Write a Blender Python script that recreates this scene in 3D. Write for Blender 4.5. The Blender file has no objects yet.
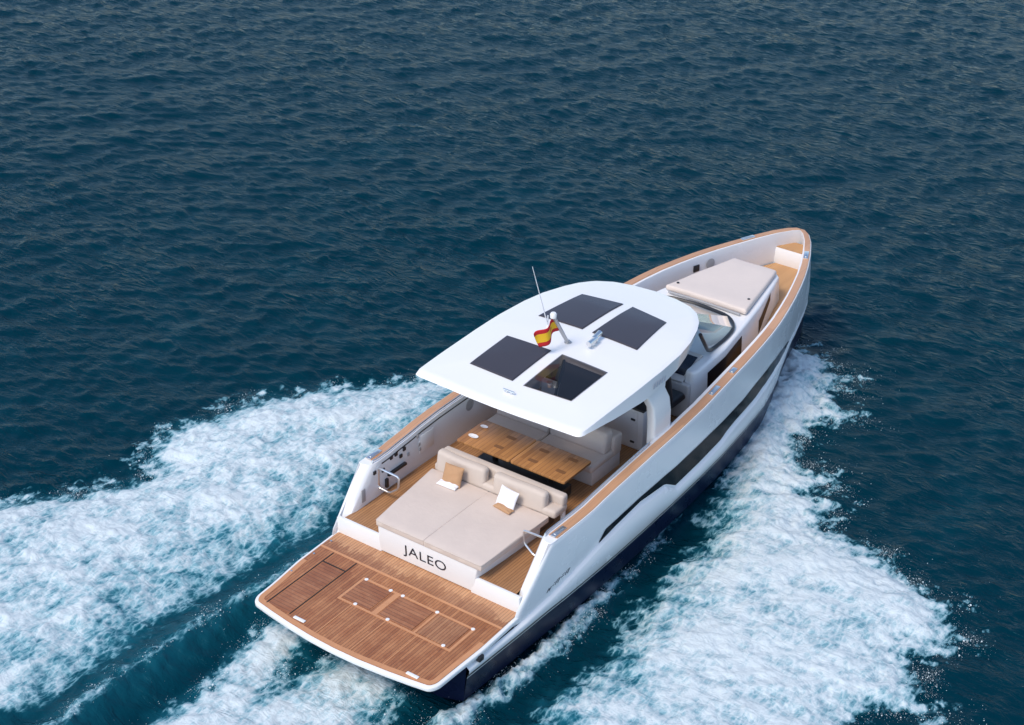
import bpy, bmesh, math, random
import numpy as np
from mathutils import Vector, Matrix
R_ = math.radians
random.seed(7); RNG = np.random.default_rng(7)
S = bpy.context.scene

# ------------------------------------------------------------------ camera, sky, sun, exposure
cd = bpy.data.cameras.new('camera'); cam = bpy.data.objects.new('camera', cd); S.collection.objects.link(cam)
S.camera = cam
cd.sensor_width = 36.0; cd.lens = 1784.854 / 1024 * 36.0; cd.clip_start = 0.5; cd.clip_end = 3000
F = Vector((0.70344691, 0.51323665, -0.49168138)); Rt = Vector((0.59181722, -0.80605465, 0.0053189)); U = Vector((0.3935922, 0.29472707, 0.87075894))
cam.matrix_world = Matrix(((Rt.x, U.x, -F.x, -16.975), (Rt.y, U.y, -F.y, -15.833), (Rt.z, U.z, -F.z, 18.698), (0, 0, 0, 1)))

SUN_AZ, SUN_EL = 176.0, 52.0          # measured from +x (bow), port is +y
w = bpy.data.worlds.new('World'); S.world = w; w.use_nodes = True
nt = w.node_tree; bg = nt.nodes['Background']
sky = nt.nodes.new('ShaderNodeTexSky'); sky.sky_type = 'NISHITA'; sky.sun_disc = False
sky.sun_elevation = R_(SUN_EL); sky.sun_rotation = R_(90 - SUN_AZ); sky.air_density = 1.0; sky.dust_density = 0.8; sky.ozone_density = 1.6
nt.links.new(sky.outputs[0], bg.inputs[0]); bg.inputs[1].default_value = 0.15
sl = bpy.data.lights.new('sun', 'SUN'); sun = bpy.data.objects.new('sun', sl); S.collection.objects.link(sun)
sl.energy = 1.9; sl.angle = R_(20); sl.color = (1.0, 0.89, 0.76)
sd = Vector((math.cos(R_(SUN_AZ)) * math.cos(R_(SUN_EL)), math.sin(R_(SUN_AZ)) * math.cos(R_(SUN_EL)), math.sin(R_(SUN_EL))))
sun.rotation_euler = sd.to_track_quat('Z', 'Y').to_euler()
S.view_settings.view_transform = 'Standard'; S.view_settings.look = 'None'; S.view_settings.gamma = 1
S.view_settings.exposure = 0.54
S.cycles.max_bounces = 8; S.cycles.transparent_max_bounces = 24

W = -0.50                              # water level in the boat's frame

# ------------------------------------------------------------------ materials
MATS = {}
def newmat(name):
    m = bpy.data.materials.new(name); m.use_nodes = True
    return m, m.node_tree, m.node_tree.nodes['Principled BSDF']
def N(nt, t, **kw):
    n = nt.nodes.new(t)
    for k, v in kw.items():
        if k.startswith('i_'):
            key = k[2:]
            key = int(key) if key.isdigit() else key.replace('_', ' ')
            n.inputs[key].default_value = v
        else: setattr(n, k, v)
    return n
def L(nt, a, b): nt.links.new(a, b)
def math_n(nt, op, a, b=None, c=None, clamp=False):
    n = nt.nodes.new('ShaderNodeMath'); n.operation = op; n.use_clamp = clamp
    for i, x in enumerate((a, b, c)):
        if x is None: continue
        if isinstance(x, (int, float)): n.inputs[i].default_value = x
        else: L(nt, x, n.inputs[i])
    return n.outputs[0]
def mixc(nt, f, a, b, blend='MIX'):
    n = nt.nodes.new('ShaderNodeMix'); n.data_type = 'RGBA'; n.blend_type = blend
    for s, x in ((n.inputs[0], f), (n.inputs[6], a), (n.inputs[7], b)):
        if isinstance(x, (int, float)): s.default_value = x
        elif isinstance(x, tuple): s.default_value = (*x, 1) if len(x) == 3 else x
        else: L(nt, x, s)
    return n.outputs[2]
def ramp(nt, x, lo, hi, a=0.0, b=1.0):
    n = nt.nodes.new('ShaderNodeMapRange'); n.interpolation_type = 'SMOOTHSTEP'
    L(nt, x, n.inputs[0]); n.inputs[1].default_value = lo; n.inputs[2].default_value = hi; n.inputs[3].default_value = a; n.inputs[4].default_value = b
    return n.outputs[0]
def simple(name, col, rough=0.4, metal=0.0, coat=0.0, var=0.04, scale=3.0, bump=0.0, bscale=80.0, spec=0.5):
    m, nt, p = newmat(name)
    tc = N(nt, 'ShaderNodeTexCoord'); no = N(nt, 'ShaderNodeTexNoise', i_Scale=scale, i_Detail=5.0, i_Roughness=0.6)
    L(nt, tc.outputs['Object'], no.inputs['Vector'])
    c = mixc(nt, no.outputs['Fac'], tuple(max(0, x * (1 - var)) for x in col), tuple(min(1, x * (1 + var)) for x in col))
    L(nt, c, p.inputs['Base Color'])
    p.inputs['Metallic'].default_value = metal; p.inputs['Coat Weight'].default_value = coat; p.inputs['Specular IOR Level'].default_value = spec
    L(nt, ramp(nt, no.outputs['Fac'], 0.3, 0.7, rough * 0.85, min(1, rough * 1.15)), p.inputs['Roughness'])
    if bump:
        b2 = N(nt, 'ShaderNodeTexNoise', i_Scale=bscale, i_Detail=3.0); L(nt, tc.outputs['Object'], b2.inputs['Vector'])
        bp = N(nt, 'ShaderNodeBump', i_Strength=bump, i_Distance=0.01); L(nt, b2.outputs['Fac'], bp.inputs['Height']); L(nt, bp.outputs[0], p.inputs['Normal'])
    MATS[name] = m
    return m
simple('gelcoat', (0.80, 0.80, 0.80), 0.22, coat=0.3, var=0.015, scale=1.2)
simple('gelcoat_hull', (0.77, 0.775, 0.79), 0.25, coat=0.15, var=0.015, scale=0.8, spec=0.35)
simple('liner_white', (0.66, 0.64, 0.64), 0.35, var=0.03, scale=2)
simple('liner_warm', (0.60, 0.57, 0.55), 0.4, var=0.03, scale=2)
simple('navy_paint', (0.006, 0.010, 0.034), 0.3, var=0.2, spec=0.2)
simple('dark_glass', (0.004, 0.005, 0.010), 0.15, var=0.1, spec=0.2)
MATS['dark_glass'].node_tree.nodes['Principled BSDF'].inputs['IOR'].default_value = 1.2
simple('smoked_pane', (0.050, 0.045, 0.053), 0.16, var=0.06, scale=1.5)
simple('black_trim', (0.015, 0.015, 0.018), 0.35, var=0.1)
simple('black_leather', (0.012, 0.013, 0.018), 0.45, var=0.2, bump=0.2)
simple('steel', (0.80, 0.80, 0.80), 0.32, metal=1.0, var=0.03)
simple('grey_metal', (0.45, 0.45, 0.46), 0.35, metal=0.6, var=0.06)
simple('grey_plastic', (0.35, 0.35, 0.36), 0.5, var=0.06)
simple('fabric_beige', (0.625, 0.53, 0.465), 0.9, var=0.05, scale=5, bump=0.5, bscale=9, spec=0.15)
simple('fabric_back', (0.56, 0.48, 0.42), 0.9, var=0.06, scale=5, bump=0.6, bscale=10, spec=0.15)
simple('fabric_pale', (0.66, 0.575, 0.52), 0.88, var=0.04, scale=3, bump=0.4, bscale=8, spec=0.15)
simple('fabric_tan', (0.46, 0.27, 0.15), 0.9, var=0.08, scale=9, bump=0.4, bscale=200, spec=0.15)
simple('fabric_white', (0.82, 0.81, 0.83), 0.9, var=0.03, scale=9, bump=0.4, bscale=200, spec=0.15)
simple('lettering', (0.012, 0.014, 0.025), 0.5, var=0.05)
simple('grey_lettering', (0.42, 0.45, 0.52), 0.5, var=0.05)
simple('brown_cabinet', (0.10, 0.065, 0.045), 0.45, var=0.15)
simple('dark_inlay', (0.20, 0.09, 0.035), 0.4, var=0.2)
simple('screen_glass', (0.008, 0.012, 0.03), 0.08, var=0.3)
simple('caulk', (0.02, 0.016, 0.013), 0.6)
simple('varnish', (0.47, 0.23, 0.105), 0.28, coat=0.3, var=0.22, scale=7)

def teak(name, ca, cb, pw, axis, seam=0.07, seamcol=(0.05, 0.028, 0.015), rough=0.55, wet=None, length=1.7):
    """planks: axis = 0 -> planks run along x, 1 -> along y; pw = plank width in metres"""
    m, nt, p = newmat(name)
    tc = N(nt, 'ShaderNodeTexCoord'); sp = N(nt, 'ShaderNodeSeparateXYZ'); L(nt, tc.outputs['Object'], sp.inputs[0])
    along, across = (sp.outputs[0], sp.outputs[1]) if axis == 0 else (sp.outputs[1], sp.outputs[0])
    q = math_n(nt, 'DIVIDE', across, pw); idx = math_n(nt, 'FLOOR', q); fr = math_n(nt, 'FRACT', q)
    edge = math_n(nt, 'ABSOLUTE', math_n(nt, 'SUBTRACT', fr, 0.5))
    line = ramp(nt, edge, 0.5 - seam, 0.5 - seam * 0.4)
    wn = N(nt, 'ShaderNodeTexWhiteNoise', noise_dimensions='1D'); L(nt, idx, wn.inputs['W'])
    seg = math_n(nt, 'FLOOR', math_n(nt, 'ADD', math_n(nt, 'DIVIDE', along, length), math_n(nt, 'MULTIPLY', wn.outputs[0], 5.0)))
    wn2 = N(nt, 'ShaderNodeTexWhiteNoise', noise_dimensions='2D'); cv = N(nt, 'ShaderNodeCombineXYZ'); L(nt, idx, cv.inputs[0]); L(nt, seg, cv.inputs[1]); L(nt, cv.outputs[0], wn2.inputs['Vector'])
    gv = N(nt, 'ShaderNodeCombineXYZ'); L(nt, math_n(nt, 'MULTIPLY', along, 1.6), gv.inputs[0]); L(nt, math_n(nt, 'MULTIPLY', across, 26.0), gv.inputs[1]); L(nt, wn2.outputs[0], gv.inputs[2])
    g = N(nt, 'ShaderNodeTexNoise', i_Scale=1.0, i_Detail=5.0, i_Roughness=0.65); L(nt, gv.outputs[0], g.inputs['Vector'])
    big = N(nt, 'ShaderNodeTexNoise', i_Scale=1.3, i_Detail=3.0); L(nt, tc.outputs['Object'], big.inputs['Vector'])
    t = math_n(nt, 'ADD', math_n(nt, 'MULTIPLY', wn2.outputs[0], 0.45), math_n(nt, 'MULTIPLY', g.outputs[0], 0.55))
    t = math_n(nt, 'ADD', t, math_n(nt, 'MULTIPLY', math_n(nt, 'SUBTRACT', big.outputs[0], 0.5), 0.5), clamp=True)
    c = mixc(nt, t, ca, cb)
    c = mixc(nt, math_n(nt, 'MULTIPLY', line, 0.75), c, seamcol)
    r = rough
    if wet:                                        # damp stain with a ragged dry margin
        x = sp.outputs[0]
        wnz = N(nt, 'ShaderNodeTexNoise', i_Scale=2.6, i_Detail=6.0, i_Roughness=0.7); L(nt, tc.outputs['Object'], wnz.inputs['Vector'])
        cmbv = N(nt, 'ShaderNodeCombineXYZ'); L(nt, math_n(nt, 'MULTIPLY', x, 1.5), cmbv.inputs[0]); L(nt, math_n(nt, 'MULTIPLY', sp.outputs[1], 14.0), cmbv.inputs[1])
        wnz2 = N(nt, 'ShaderNodeTexNoise', i_Scale=1.0, i_Detail=2.0); L(nt, cmbv.outputs[0], wnz2.inputs['Vector'])
        e = math_n(nt, 'ADD', x, math_n(nt, 'MULTIPLY', math_n(nt, 'SUBTRACT', wnz.outputs[0], 0.5), 0.9))
        e = math_n(nt, 'ADD', e, math_n(nt, 'MULTIPLY', math_n(nt, 'SUBTRACT', wnz2.outputs[0], 0.5), 0.5))
        damp = ramp(nt, e, wet - 0.04, wet + 0.05, 1.0, 0.0)
        wblot = ramp(nt, wnz.outputs[0], 0.36, 0.62, 0.55, 1.0)
        damp = math_n(nt, 'MULTIPLY', damp, wblot)
        c = mixc(nt, math_n(nt, 'MULTIPLY', damp, 0.72), c, mixc(nt, 1.0, c, (0.50, 0.33, 0.25), 'MULTIPLY'))
        rr = N(nt, 'ShaderNodeMapRange'); L(nt, damp, rr.inputs[0]); rr.inputs[3].default_value = rough; rr.inputs[4].default_value = 0.28
        L(nt, rr.outputs[0], p.inputs['Roughness'])
    else: p.inputs['Roughness'].default_value = r
    L(nt, c, p.inputs['Base Color'])
    bp = N(nt, 'ShaderNodeBump', i_Strength=0.35, i_Distance=0.004); L(nt, math_n(nt, 'SUBTRACT', g.outputs[0], line), bp.inputs['Height']); L(nt, bp.outputs[0], p.inputs['Normal'])
    MATS[name] = m
    return m
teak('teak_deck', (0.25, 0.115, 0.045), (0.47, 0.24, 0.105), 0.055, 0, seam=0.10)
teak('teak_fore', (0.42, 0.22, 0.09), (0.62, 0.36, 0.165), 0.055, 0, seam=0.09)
teak('teak_platform', (0.36, 0.165, 0.08), (0.60, 0.325, 0.165), 0.058, 0, seam=0.09, wet=2.02, rough=0.5)
teak('teak_hatch', (0.33, 0.14, 0.065), (0.55, 0.265, 0.13), 0.075, 1, seam=0.07, wet=3.0, rough=0.5)
teak('teak_slat', (0.31, 0.12, 0.048), (0.68, 0.335, 0.15), 0.058, 0, seam=0.09, wet=2.02, rough=0.5)
teak('teak_rail', (0.42, 0.215, 0.115), (0.60, 0.345, 0.20), 0.5, 0, seam=0.004, rough=0.4)
teak('teak_table', (0.17, 0.066, 0.022), (0.58, 0.28, 0.10), 0.085, 0, seam=0.06, seamcol=(0.12, 0.05, 0.02), rough=0.36, length=3.0)
simple('teak_margin', (0.54, 0.255, 0.12), 0.45, var=0.15, scale=6)

def tinted_glass(name, tint, rough=0.03, opac=0.15):
    m, nt, p = newmat(name)
    tr = N(nt, 'ShaderNodeBsdfTransparent'); tr.inputs[0].default_value = (*tint, 1)
    gl = N(nt, 'ShaderNodeBsdfGlossy', i_Roughness=rough); gl.inputs[0].default_value = (1, 1, 1, 1)
    fr = N(nt, 'ShaderNodeFresnel', i_IOR=1.5)
    mx = N(nt, 'ShaderNodeMixShader'); L(nt, math_n(nt, 'ADD', fr.outputs[0], opac * 0.3, clamp=True), mx.inputs[0]); L(nt, tr.outputs[0], mx.inputs[1]); L(nt, gl.outputs[0], mx.inputs[2])
    L(nt, mx.outputs[0], nt.nodes['Material Output'].inputs[0]); nt.nodes.remove(p)
    MATS[name] = m
tinted_glass('clear_glass', (0.62, 0.74, 0.76), opac=0.25)
tinted_glass('smoked_glass', (0.42, 0.40, 0.40), opac=0.0)

# ------------------------------------------------------------------ mesh helpers
def link(name, me, mat, parent=None):
    o = bpy.data.objects.new(name, me); S.collection.objects.link(o)
    for mm in (mat if isinstance(mat, (list, tuple)) else [mat]): me.materials.append(MATS[mm] if isinstance(mm, str) else mm)
    if parent is not None: o.parent = parent
    return o
def build(name, bm, mat, parent=None, smooth=38):
    me = bpy.data.meshes.new(name)
    bmesh.ops.remove_doubles(bm, verts=bm.verts, dist=1e-5)
    bmesh.ops.recalc_face_normals(bm, faces=bm.faces)
    bm.to_mesh(me); bm.free()
    if smooth:
        me.shade_smooth() if hasattr(me, 'shade_smooth') else me.polygons.foreach_set('use_smooth', [True] * len(me.polygons))
        me.set_sharp_from_angle(angle=R_(smooth))
    return link(name, me, mat, parent)
def BM(): return bmesh.new()
def join_bm(bm, tmp):
    me = bpy.data.meshes.new('tmp'); tmp.to_mesh(me); tmp.free(); bm.from_mesh(me); bpy.data.meshes.remove(me)
def prism(bm, pts, z0, z1, bev=0.0, seg=2, top=None):
    """pts: xy outline; z0,z1 numbers or functions; top = optional scaled outline for the top"""
    t = bmesh.new(); f0 = z0 if callable(z0) else (lambda x, y: z0); f1 = z1 if callable(z1) else (lambda x, y: z1)
    tp = top or pts
    a = [t.verts.new((x, y, f0(x, y))) for x, y in pts]; b = [t.verts.new((x, y, f1(x, y))) for x, y in tp]
    n = len(pts); t.faces.new(a[::-1]); t.faces.new(b)
    for i in range(n): t.faces.new((a[i], a[(i + 1) % n], b[(i + 1) % n], b[i]))
    bmesh.ops.recalc_face_normals(t, faces=t.faces)
    if bev:
        ed = [e for e in t.edges if len(e.link_faces) == 2 and e.calc_face_angle(0) > R_(28)]
        bmesh.ops.bevel(t, geom=ed, offset=bev, segments=seg, profile=0.5, affect='EDGES', clamp_overlap=True)
    join_bm(bm, t)
def box(bm, x0, x1, y0, y1, z0, z1, bev=0.0, seg=2):
    prism(bm, [(x0, y0), (x1, y0), (x1, y1), (x0, y1)], z0, z1, bev, seg)
def tube(bm, pts, r, n=10, closed=False, taper=None):
    P_ = [Vector(p) for p in pts]; m = len(P_); rings = []
    up = Vector((0, 0, 1)); prev = None
    for i, p in enumerate(P_):
        if closed: d = P_[(i + 1) % m] - P_[i - 1]
        else: d = P_[min(i + 1, m - 1)] - P_[max(i - 1, 0)]
        d.normalize()
        if prev is None:
            a = d.orthogonal().normalized()
        else:
            a = (prev - d * prev.dot(d)).normalized()
        prev = a; b = d.cross(a)
        rr = r if taper is None else r + (taper - r) * i / (m - 1)
        rings.append([bm.verts.new(p + (a * math.cos(2 * math.pi * k / n) + b * math.sin(2 * math.pi * k / n)) * rr) for k in range(n)])
    for i in range(m if closed else m - 1):
        A, B = rings[i], rings[(i + 1) % m]
        for k in range(n): bm.faces.new((A[k], A[(k + 1) % n], B[(k + 1) % n], B[k]))
    if not closed:
        bm.faces.new(rings[0][::-1]); bm.faces.new(rings[-1])
def arc_round(pts, r, n=5, closed=False):
    """round the corners of a 3D polyline"""
    out = []; m = len(pts); V = [Vector(p) for p in pts]
    for i, p in enumerate(V):
        if not closed and i in (0, m - 1): out.append(p); continue
        a, b = V[i - 1], V[(i + 1) % m]
        da, db = (a - p), (b - p); ra = min(r, da.length * 0.45, db.length * 0.45)
        pa, pb = p + da.normalized() * ra, p + db.normalized() * ra
        for k in range(n + 1):
            t = k / n; out.append(pa * (1 - t) ** 2 + p * 2 * t * (1 - t) + pb * t * t)
    return out
def round2(pts, r, n=5):
    return [(p.x, p.y) for p in arc_round([(x, y, 0) for x, y in pts], r, n, True)]
def lathe(bm, prof, c, n=16):
    rings = []
    for r, z in prof:
        rings.append([bm.verts.new((c[0] + r * math.cos(2 * math.pi * k / n), c[1] + r * math.sin(2 * math.pi * k / n), c[2] + z)) for k in range(n)])
    for A, B in zip(rings, rings[1:]):
        for k in range(n): bm.faces.new((A[k], A[(k + 1) % n], B[(k + 1) % n], B[k]))
    bm.faces.new(rings[0][::-1]); bm.faces.new(rings[-1])
def pad(bm, corners, up, th, n=10.0, q=0.3, under=0.0, pinch=0.0, res=22, wob=0.0, seed=0):
    """soft cushion over a quad: corners c00,c10,c11,c01; up = direction of thickness"""
    c00, c10, c11, c01 = [Vector(c) for c in corners]; up = Vector(up).normalized()
    us = np.sin(np.linspace(-1, 1, res) * math.pi / 2); us = np.sign(us) * np.abs(us) ** 0.92
    r = np.random.default_rng(seed); ph = r.uniform(0, 6.28, 8); fq = r.uniform(1.5, 4.5, 8)
    def pos(u, v):
        pu, pv = u * (1 - pinch * (1 - v * v)), v * (1 - pinch * (1 - u * u))
        a, b = (pu + 1) / 2, (pv + 1) / 2
        return c00 * (1 - a) * (1 - b) + c10 * a * (1 - b) + c11 * a * b + c01 * (1 - a) * b
    T = {}; B = {}
    for i, u in enumerate(us):
        for j, v in enumerate(us):
            h = max(0.0, (1 - abs(u) ** n)) * max(0.0, (1 - abs(v) ** n)); h = h ** q
            wv = wob * (math.sin(fq[0] * u * 2 + fq[1] * v + ph[0]) + math.sin(fq[2] * v * 2 - fq[3] * u + ph[1]) + 0.6 * math.sin(fq[4] * 3 * u + fq[5] * 2 * v + ph[2])) * h
            p = pos(u, v)
            T[i, j] = bm.verts.new(p + up * (th * h + wv))
            B[i, j] = T[i, j] if i in (0, res - 1) or j in (0, res - 1) else bm.verts.new(p - up * (under * h) if under else p + up * 0.0)
    for i in range(res - 1):
        for j in range(res - 1):
            bm.faces.new((T[i, j], T[i + 1, j], T[i + 1, j + 1], T[i, j + 1]))
            try: bm.faces.new((B[i, j], B[i, j + 1], B[i + 1, j + 1], B[i + 1, j]))
            except ValueError: pass
def slab(bm, corners, up, th, bev=0.03, seg=3):
    """straight-sided cushion block on an arbitrary quad"""
    t = bmesh.new(); up = Vector(up).normalized() * th
    a = [t.verts.new(Vector(c)) for c in corners]; b = [t.verts.new(Vector(c) + up) for c in corners]
    t.faces.new(a[::-1]); t.faces.new(b)
    for i in range(4): t.faces.new((a[i], a[(i + 1) % 4], b[(i + 1) % 4], b[i]))
    bmesh.ops.recalc_face_normals(t, faces=t.faces)
    if bev: bmesh.ops.bevel(t, geom=list(t.edges), offset=bev, segments=seg, profile=0.5, affect='EDGES', clamp_overlap=True)
    join_bm(bm, t)
def empty(name, loc=(0, 0, 0), parent=None):
    o = bpy.data.objects.new(name, None); S.collection.objects.link(o); o.location = loc; o.empty_display_size = 0.3
    if parent is not None: o.parent = parent
    return o
def tag(o, label=None, cat=None, group=None, kind=None):
    if label: o['label'] = label
    if cat: o['category'] = cat
    if group: o['group'] = group
    if kind: o['kind'] = kind
    return o

# ------------------------------------------------------------------ hull lines
HX = [-.3, 0, 1, 2.09, 3, 3.5, 4, 4.5, 5, 6, 7, 8, 9, 9.5, 10, 10.5, 11, 11.5, 12, 12.5, 13, 13.5, 14, 14.5, 15, 15.3, 15.42, 15.46]
HY = [2.03, 2.04, 2.07, 2.1, 2.113, 2.13, 2.138, 2.14, 2.138, 2.118, 2.085, 2.038, 1.965, 1.925, 1.885, 1.838, 1.78, 1.698, 1.59, 1.463, 1.318, 1.155, .965, .745, .49, .28, .13, 0.0]
ZX = [-.3, 2.09, 3, 4, 5, 6, 7, 8, 9, 10, 11, 12, 13, 14, 15, 15.5]
ZS = [1.57, 1.57, 1.578, 1.614, 1.69, 1.732, 1.75, 1.782, 1.838, 1.895, 1.955, 2.0, 2.015, 2.01, 2.03, 2.04]
CX = [0, 2.27, 3.05, 4.5, 5.82, 6.64, 6.74, 7.10, 7.85, 8.88, 9.17, 9.53, 10.46, 10.84, 11.65, 12.86, 14.5, 15.46]
CZ = [.36, .40, .47, .745, .84, .745, .71, .49, .505, .53, .60, .64, .68, .74, .78, .70, .52, .45]
TX = [4.48, 4.65, 5.76, 6.94, 8.2, 8.9, 9.8, 10.4, 11.1, 11.85, 12.6, 12.95]
TZ = [.785, .955, 1.0, 1.0, 1.02, 1.015, 1.03, 1.11, 1.15, 1.10, .91, .73]
flare = lambda s: float(np.interp(s, [9, 11, 11.9, 12.5, 13.2, 14, 15, 15.46], [0, .02, .055, .10, .16, .20, .22, .22]))
zb = lambda s: float(np.interp(s, [0, 9, 11, 12.5, 15.46], [.235, .235, .28, .37, .40]))
ys = lambda s: float(np.interp(s, HX, HY))
zs = lambda s: float(np.interp(s, ZX, ZS))
zc = lambda s: float(np.interp(s, CX, CZ))
def HP(s, z, k, inset=0.0, sgn=-1):
    top = zs(s); slant = 0.0
    if s >= 2.09: slant = .9 * max(0, min(1, 1 - (s - 2.09) / 2.4)) * max(0, min(1, (z - .57) / (top - .57)))
    bow = .36 * max(0, (s - 12.6) / 2.86) ** 2 * max(0, min(1, (top - z) / 1.2))
    return Vector((s + slant + bow, sgn * max(0.0, ys(s) * k - inset), z))
def kside(s, z):                                   # breadth factor of the topsides between sheer and ledge
    t = (zs(s) - z) / (zs(s) - zc(s)); t = max(0, min(1, t))
    return 1 - (.033 + .6 * flare(s)) * t ** 1.3
wall_t = lambda s: float(np.interp(s, [2.09, 2.14, 2.24, 2.4, 9, 12.5, 14.5, 15.46], [.12, .2, .25, .28, .27, .22, .2, .16]))
deck_z = lambda x: float(np.interp(x, [0, 9.2, 13.0, 16], [.85, .85, 1.3, 1.3]))
ST = sorted(set([2.09, 2.115, 2.16, 2.24] + [round(2.09 + .1 * i, 3) for i in range(2, 130)] + [15.1, 15.2, 15.3, 15.36, 15.42, 15.46, 15.05, 5.82, 6.6, 6.64, 6.68, 6.74, 6.78, 7.06, 7.10, 7.14, 9.17, 9.53]))
ST = [s for s in ST if 2.09 <= s <= 15.46]
corner = lambda s: float(np.interp(s, [2.09, 2.115, 2.16, 2.24], [.05, .022, .006, 0]))

yacht = empty('motor_yacht', (0, 0, 0))
tag(yacht, 'white open motor yacht with teak decks and flat hardtop speeding across dark blue sea', 'yacht')

# ------------------------------------------------------------------ hull
bm = BM()
for sg in (-1, 1):
    cols = []
    for s in ST:
        c = []; z0, z1 = zs(s), zc(s); cr = corner(s)
        for t in (0, .03, .08, .2, .35, .5, .65, .8, .92, 1.0):
            z = z0 + (z1 - z0) * t - (0.012 if t == 0 else 0)
            k = kside(s, z); ins = cr + (.012 if t == 0 else 0)
            c.append(bm.verts.new(HP(s, z, k, ins, sg)))
        outer = c[::-1]                               # ledge -> top
        wt = wall_t(s); inner = []
        yin = max(0.0, ys(s) - wt)
        zt = z0
        for j, (dz, ex) in enumerate(((0, .02), (0, .985), (-.03, 1.0), (-.2, 1.0), (-.5, 1.0))):
            z = zt + dz
            inner.append(bm.verts.new(HP(s, z, 1, cr * .3 + wt * ex - cr * ex * .6, sg)))
        zd = min(.35, zc(s)) if s < 2.2 else deck_z(s) - .08
        inner.append(bm.verts.new(HP(s, zd, 1, wt - cr * .6, sg)))
        cols.append(outer + inner)
    for A, B in zip(cols, cols[1:]):
        for i in range(len(A) - 1):
            try: bm.faces.new((A[i], A[i + 1], B[i + 1], B[i]))
            except ValueError: pass
    A = cols[0]; n = len(A)                            # aft face of the bulwark
    i, j = 0, n - 1
    while j - i > 1:
        if j - i == 2: bm.faces.new((A[i], A[i + 1], A[j])); break
        bm.faces.new((A[i], A[i + 1], A[j - 1], A[j])); i += 1; j -= 1
hull = build('hull', bm, 'gelcoat_hull', yacht, 42)

def lower_strip(rows, s0, s1, step=.1, transom=True):
    bm = BM(); sl_ = sorted(set([round(float(x), 3) for x in np.arange(s0, s1, step)] + [s1, 5.82, 6.64, 6.68, 6.74, 7.06, 7.10, 7.14, 9.17, 9.53]))
    for sg in (-1, 1):
        prev = None
        for s in sl_:
            c = [bm.verts.new(HP(s, f(s), kf(s), 0, sg)) for f, kf in rows]
            if prev:
                for i in range(len(c) - 1): bm.faces.new((prev[i], prev[i + 1], c[i + 1], c[i]))
            prev = c
    return bm
low = [(lambda s: zc(s), lambda s: .967 - .6 * flare(s)), (lambda s: zc(s) - .035, lambda s: .990 - .62 * flare(s)), (lambda s: zc(s) - .06, lambda s: .996 - .63 * flare(s)),
       (lambda s: .5 * (zc(s) + zb(s)) - .03, lambda s: .994 - flare(s) * .8), (lambda s: zb(s), lambda s: .988 - flare(s)), (lambda s: zb(s) - .025, lambda s: .978 - flare(s))]
bm = lower_strip(low, 0.8, 15.46)
hull_low = build('topside_band', bm, 'gelcoat_hull', yacht, 42)
bm = lower_strip([(lambda s: zb(s) - .025, lambda s: .979 - flare(s)), (lambda s: zb(s) - .07, lambda s: .974 - flare(s))], 0.8, 15.46)
build('boot_stripe', bm, 'black_trim', yacht)
bm = lower_strip([(lambda s: zb(s) - .07, lambda s: .975 - flare(s)), (lambda s: zb(s) - .10, lambda s: .970 - flare(s))], 0.8, 15.46)
build('boot_line', bm, 'gelcoat', yacht)
rows = [(lambda s: zb(s) - .10, lambda s: .970 - flare(s)), (lambda s: -.36, lambda s: .935 - flare(s) * 1.4), (lambda s: -.40, lambda s: .89 - flare(s) * 1.7), (lambda s: -.58, lambda s: .62), (lambda s: -.85, lambda s: 0.0)]
bm = lower_strip(rows, 0.8, 15.46)
# transom closing the hull under the platform
tr = [bm.verts.new((0.805, sg * ys(.8) * k, z)) for sg, k, z in ((-1, .97, .44), (-1, .935, -.36), (-1, .6, -.6), (1, .6, -.6), (1, .935, -.36), (1, .97, .44))]
bm.faces.new(tr)
build('bottom_paint', bm, 'navy_paint', yacht)

# dark glass band let into each topside
for sg in (-1, 1):
    bm = BM(); prev = None
    for s in [4.48, 4.52, 4.58, 4.64, 4.70] + sorted([round(float(x), 3) for x in np.arange(4.8, 12.95, .1)] + [5.82, 6.64, 6.68, 6.74, 7.06, 7.10, 7.14, 9.17, 9.53, 12.95]):
        zu, zl = float(np.interp(s, TX, TZ)), zc(s) + .004 + .045 * min(1.0, max(0.0, (s - 4.5) / .5))
        if zu < zl + .002: zu = zl + .002
        c = []
        for t in (0, .25, .5, .75, 1):
            z = zl + (zu - zl) * t
            c.append(bm.verts.new(HP(s, z, kside(s, z), -.007, sg)))
        if prev:
            for i in range(4): bm.faces.new((prev[i], prev[i + 1], c[i + 1], c[i]))
        prev = c
    build('hull_window', bm, 'dark_glass', yacht)

# raised builder's lettering, too small to read: slanted strokes low on the topside
for sg in (-1, 1):
    bm = BM(); s = 2.93
    for i, wd_ in enumerate((.09, .045, .10, .09, .10)):
        z = .585 + .02 * i
        if i in (0, 2, 4):
            for a in (0, wd_ * .7):
                tube(bm, [HP(s + a, z, kside(s, z), -.004, sg), HP(s + a + .025, z + .07, kside(s, z + .07), -.004, sg)], .006, 5)
        if i in (0, 1, 3): tube(bm, [HP(s, z + .035, kside(s, z), -.004, sg), HP(s + wd_, z + .04, kside(s, z), -.004, sg)], .006, 5)
        if i in (1, 2, 3, 4): tube(bm, [HP(s + .02, z + .07, kside(s, z), -.004, sg), HP(s + wd_ + .02, z + .075, kside(s, z), -.004, sg)], .006, 5)
        s += wd_ + .04
    build('hull_lettering', bm, 'lettering', hull)

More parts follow.
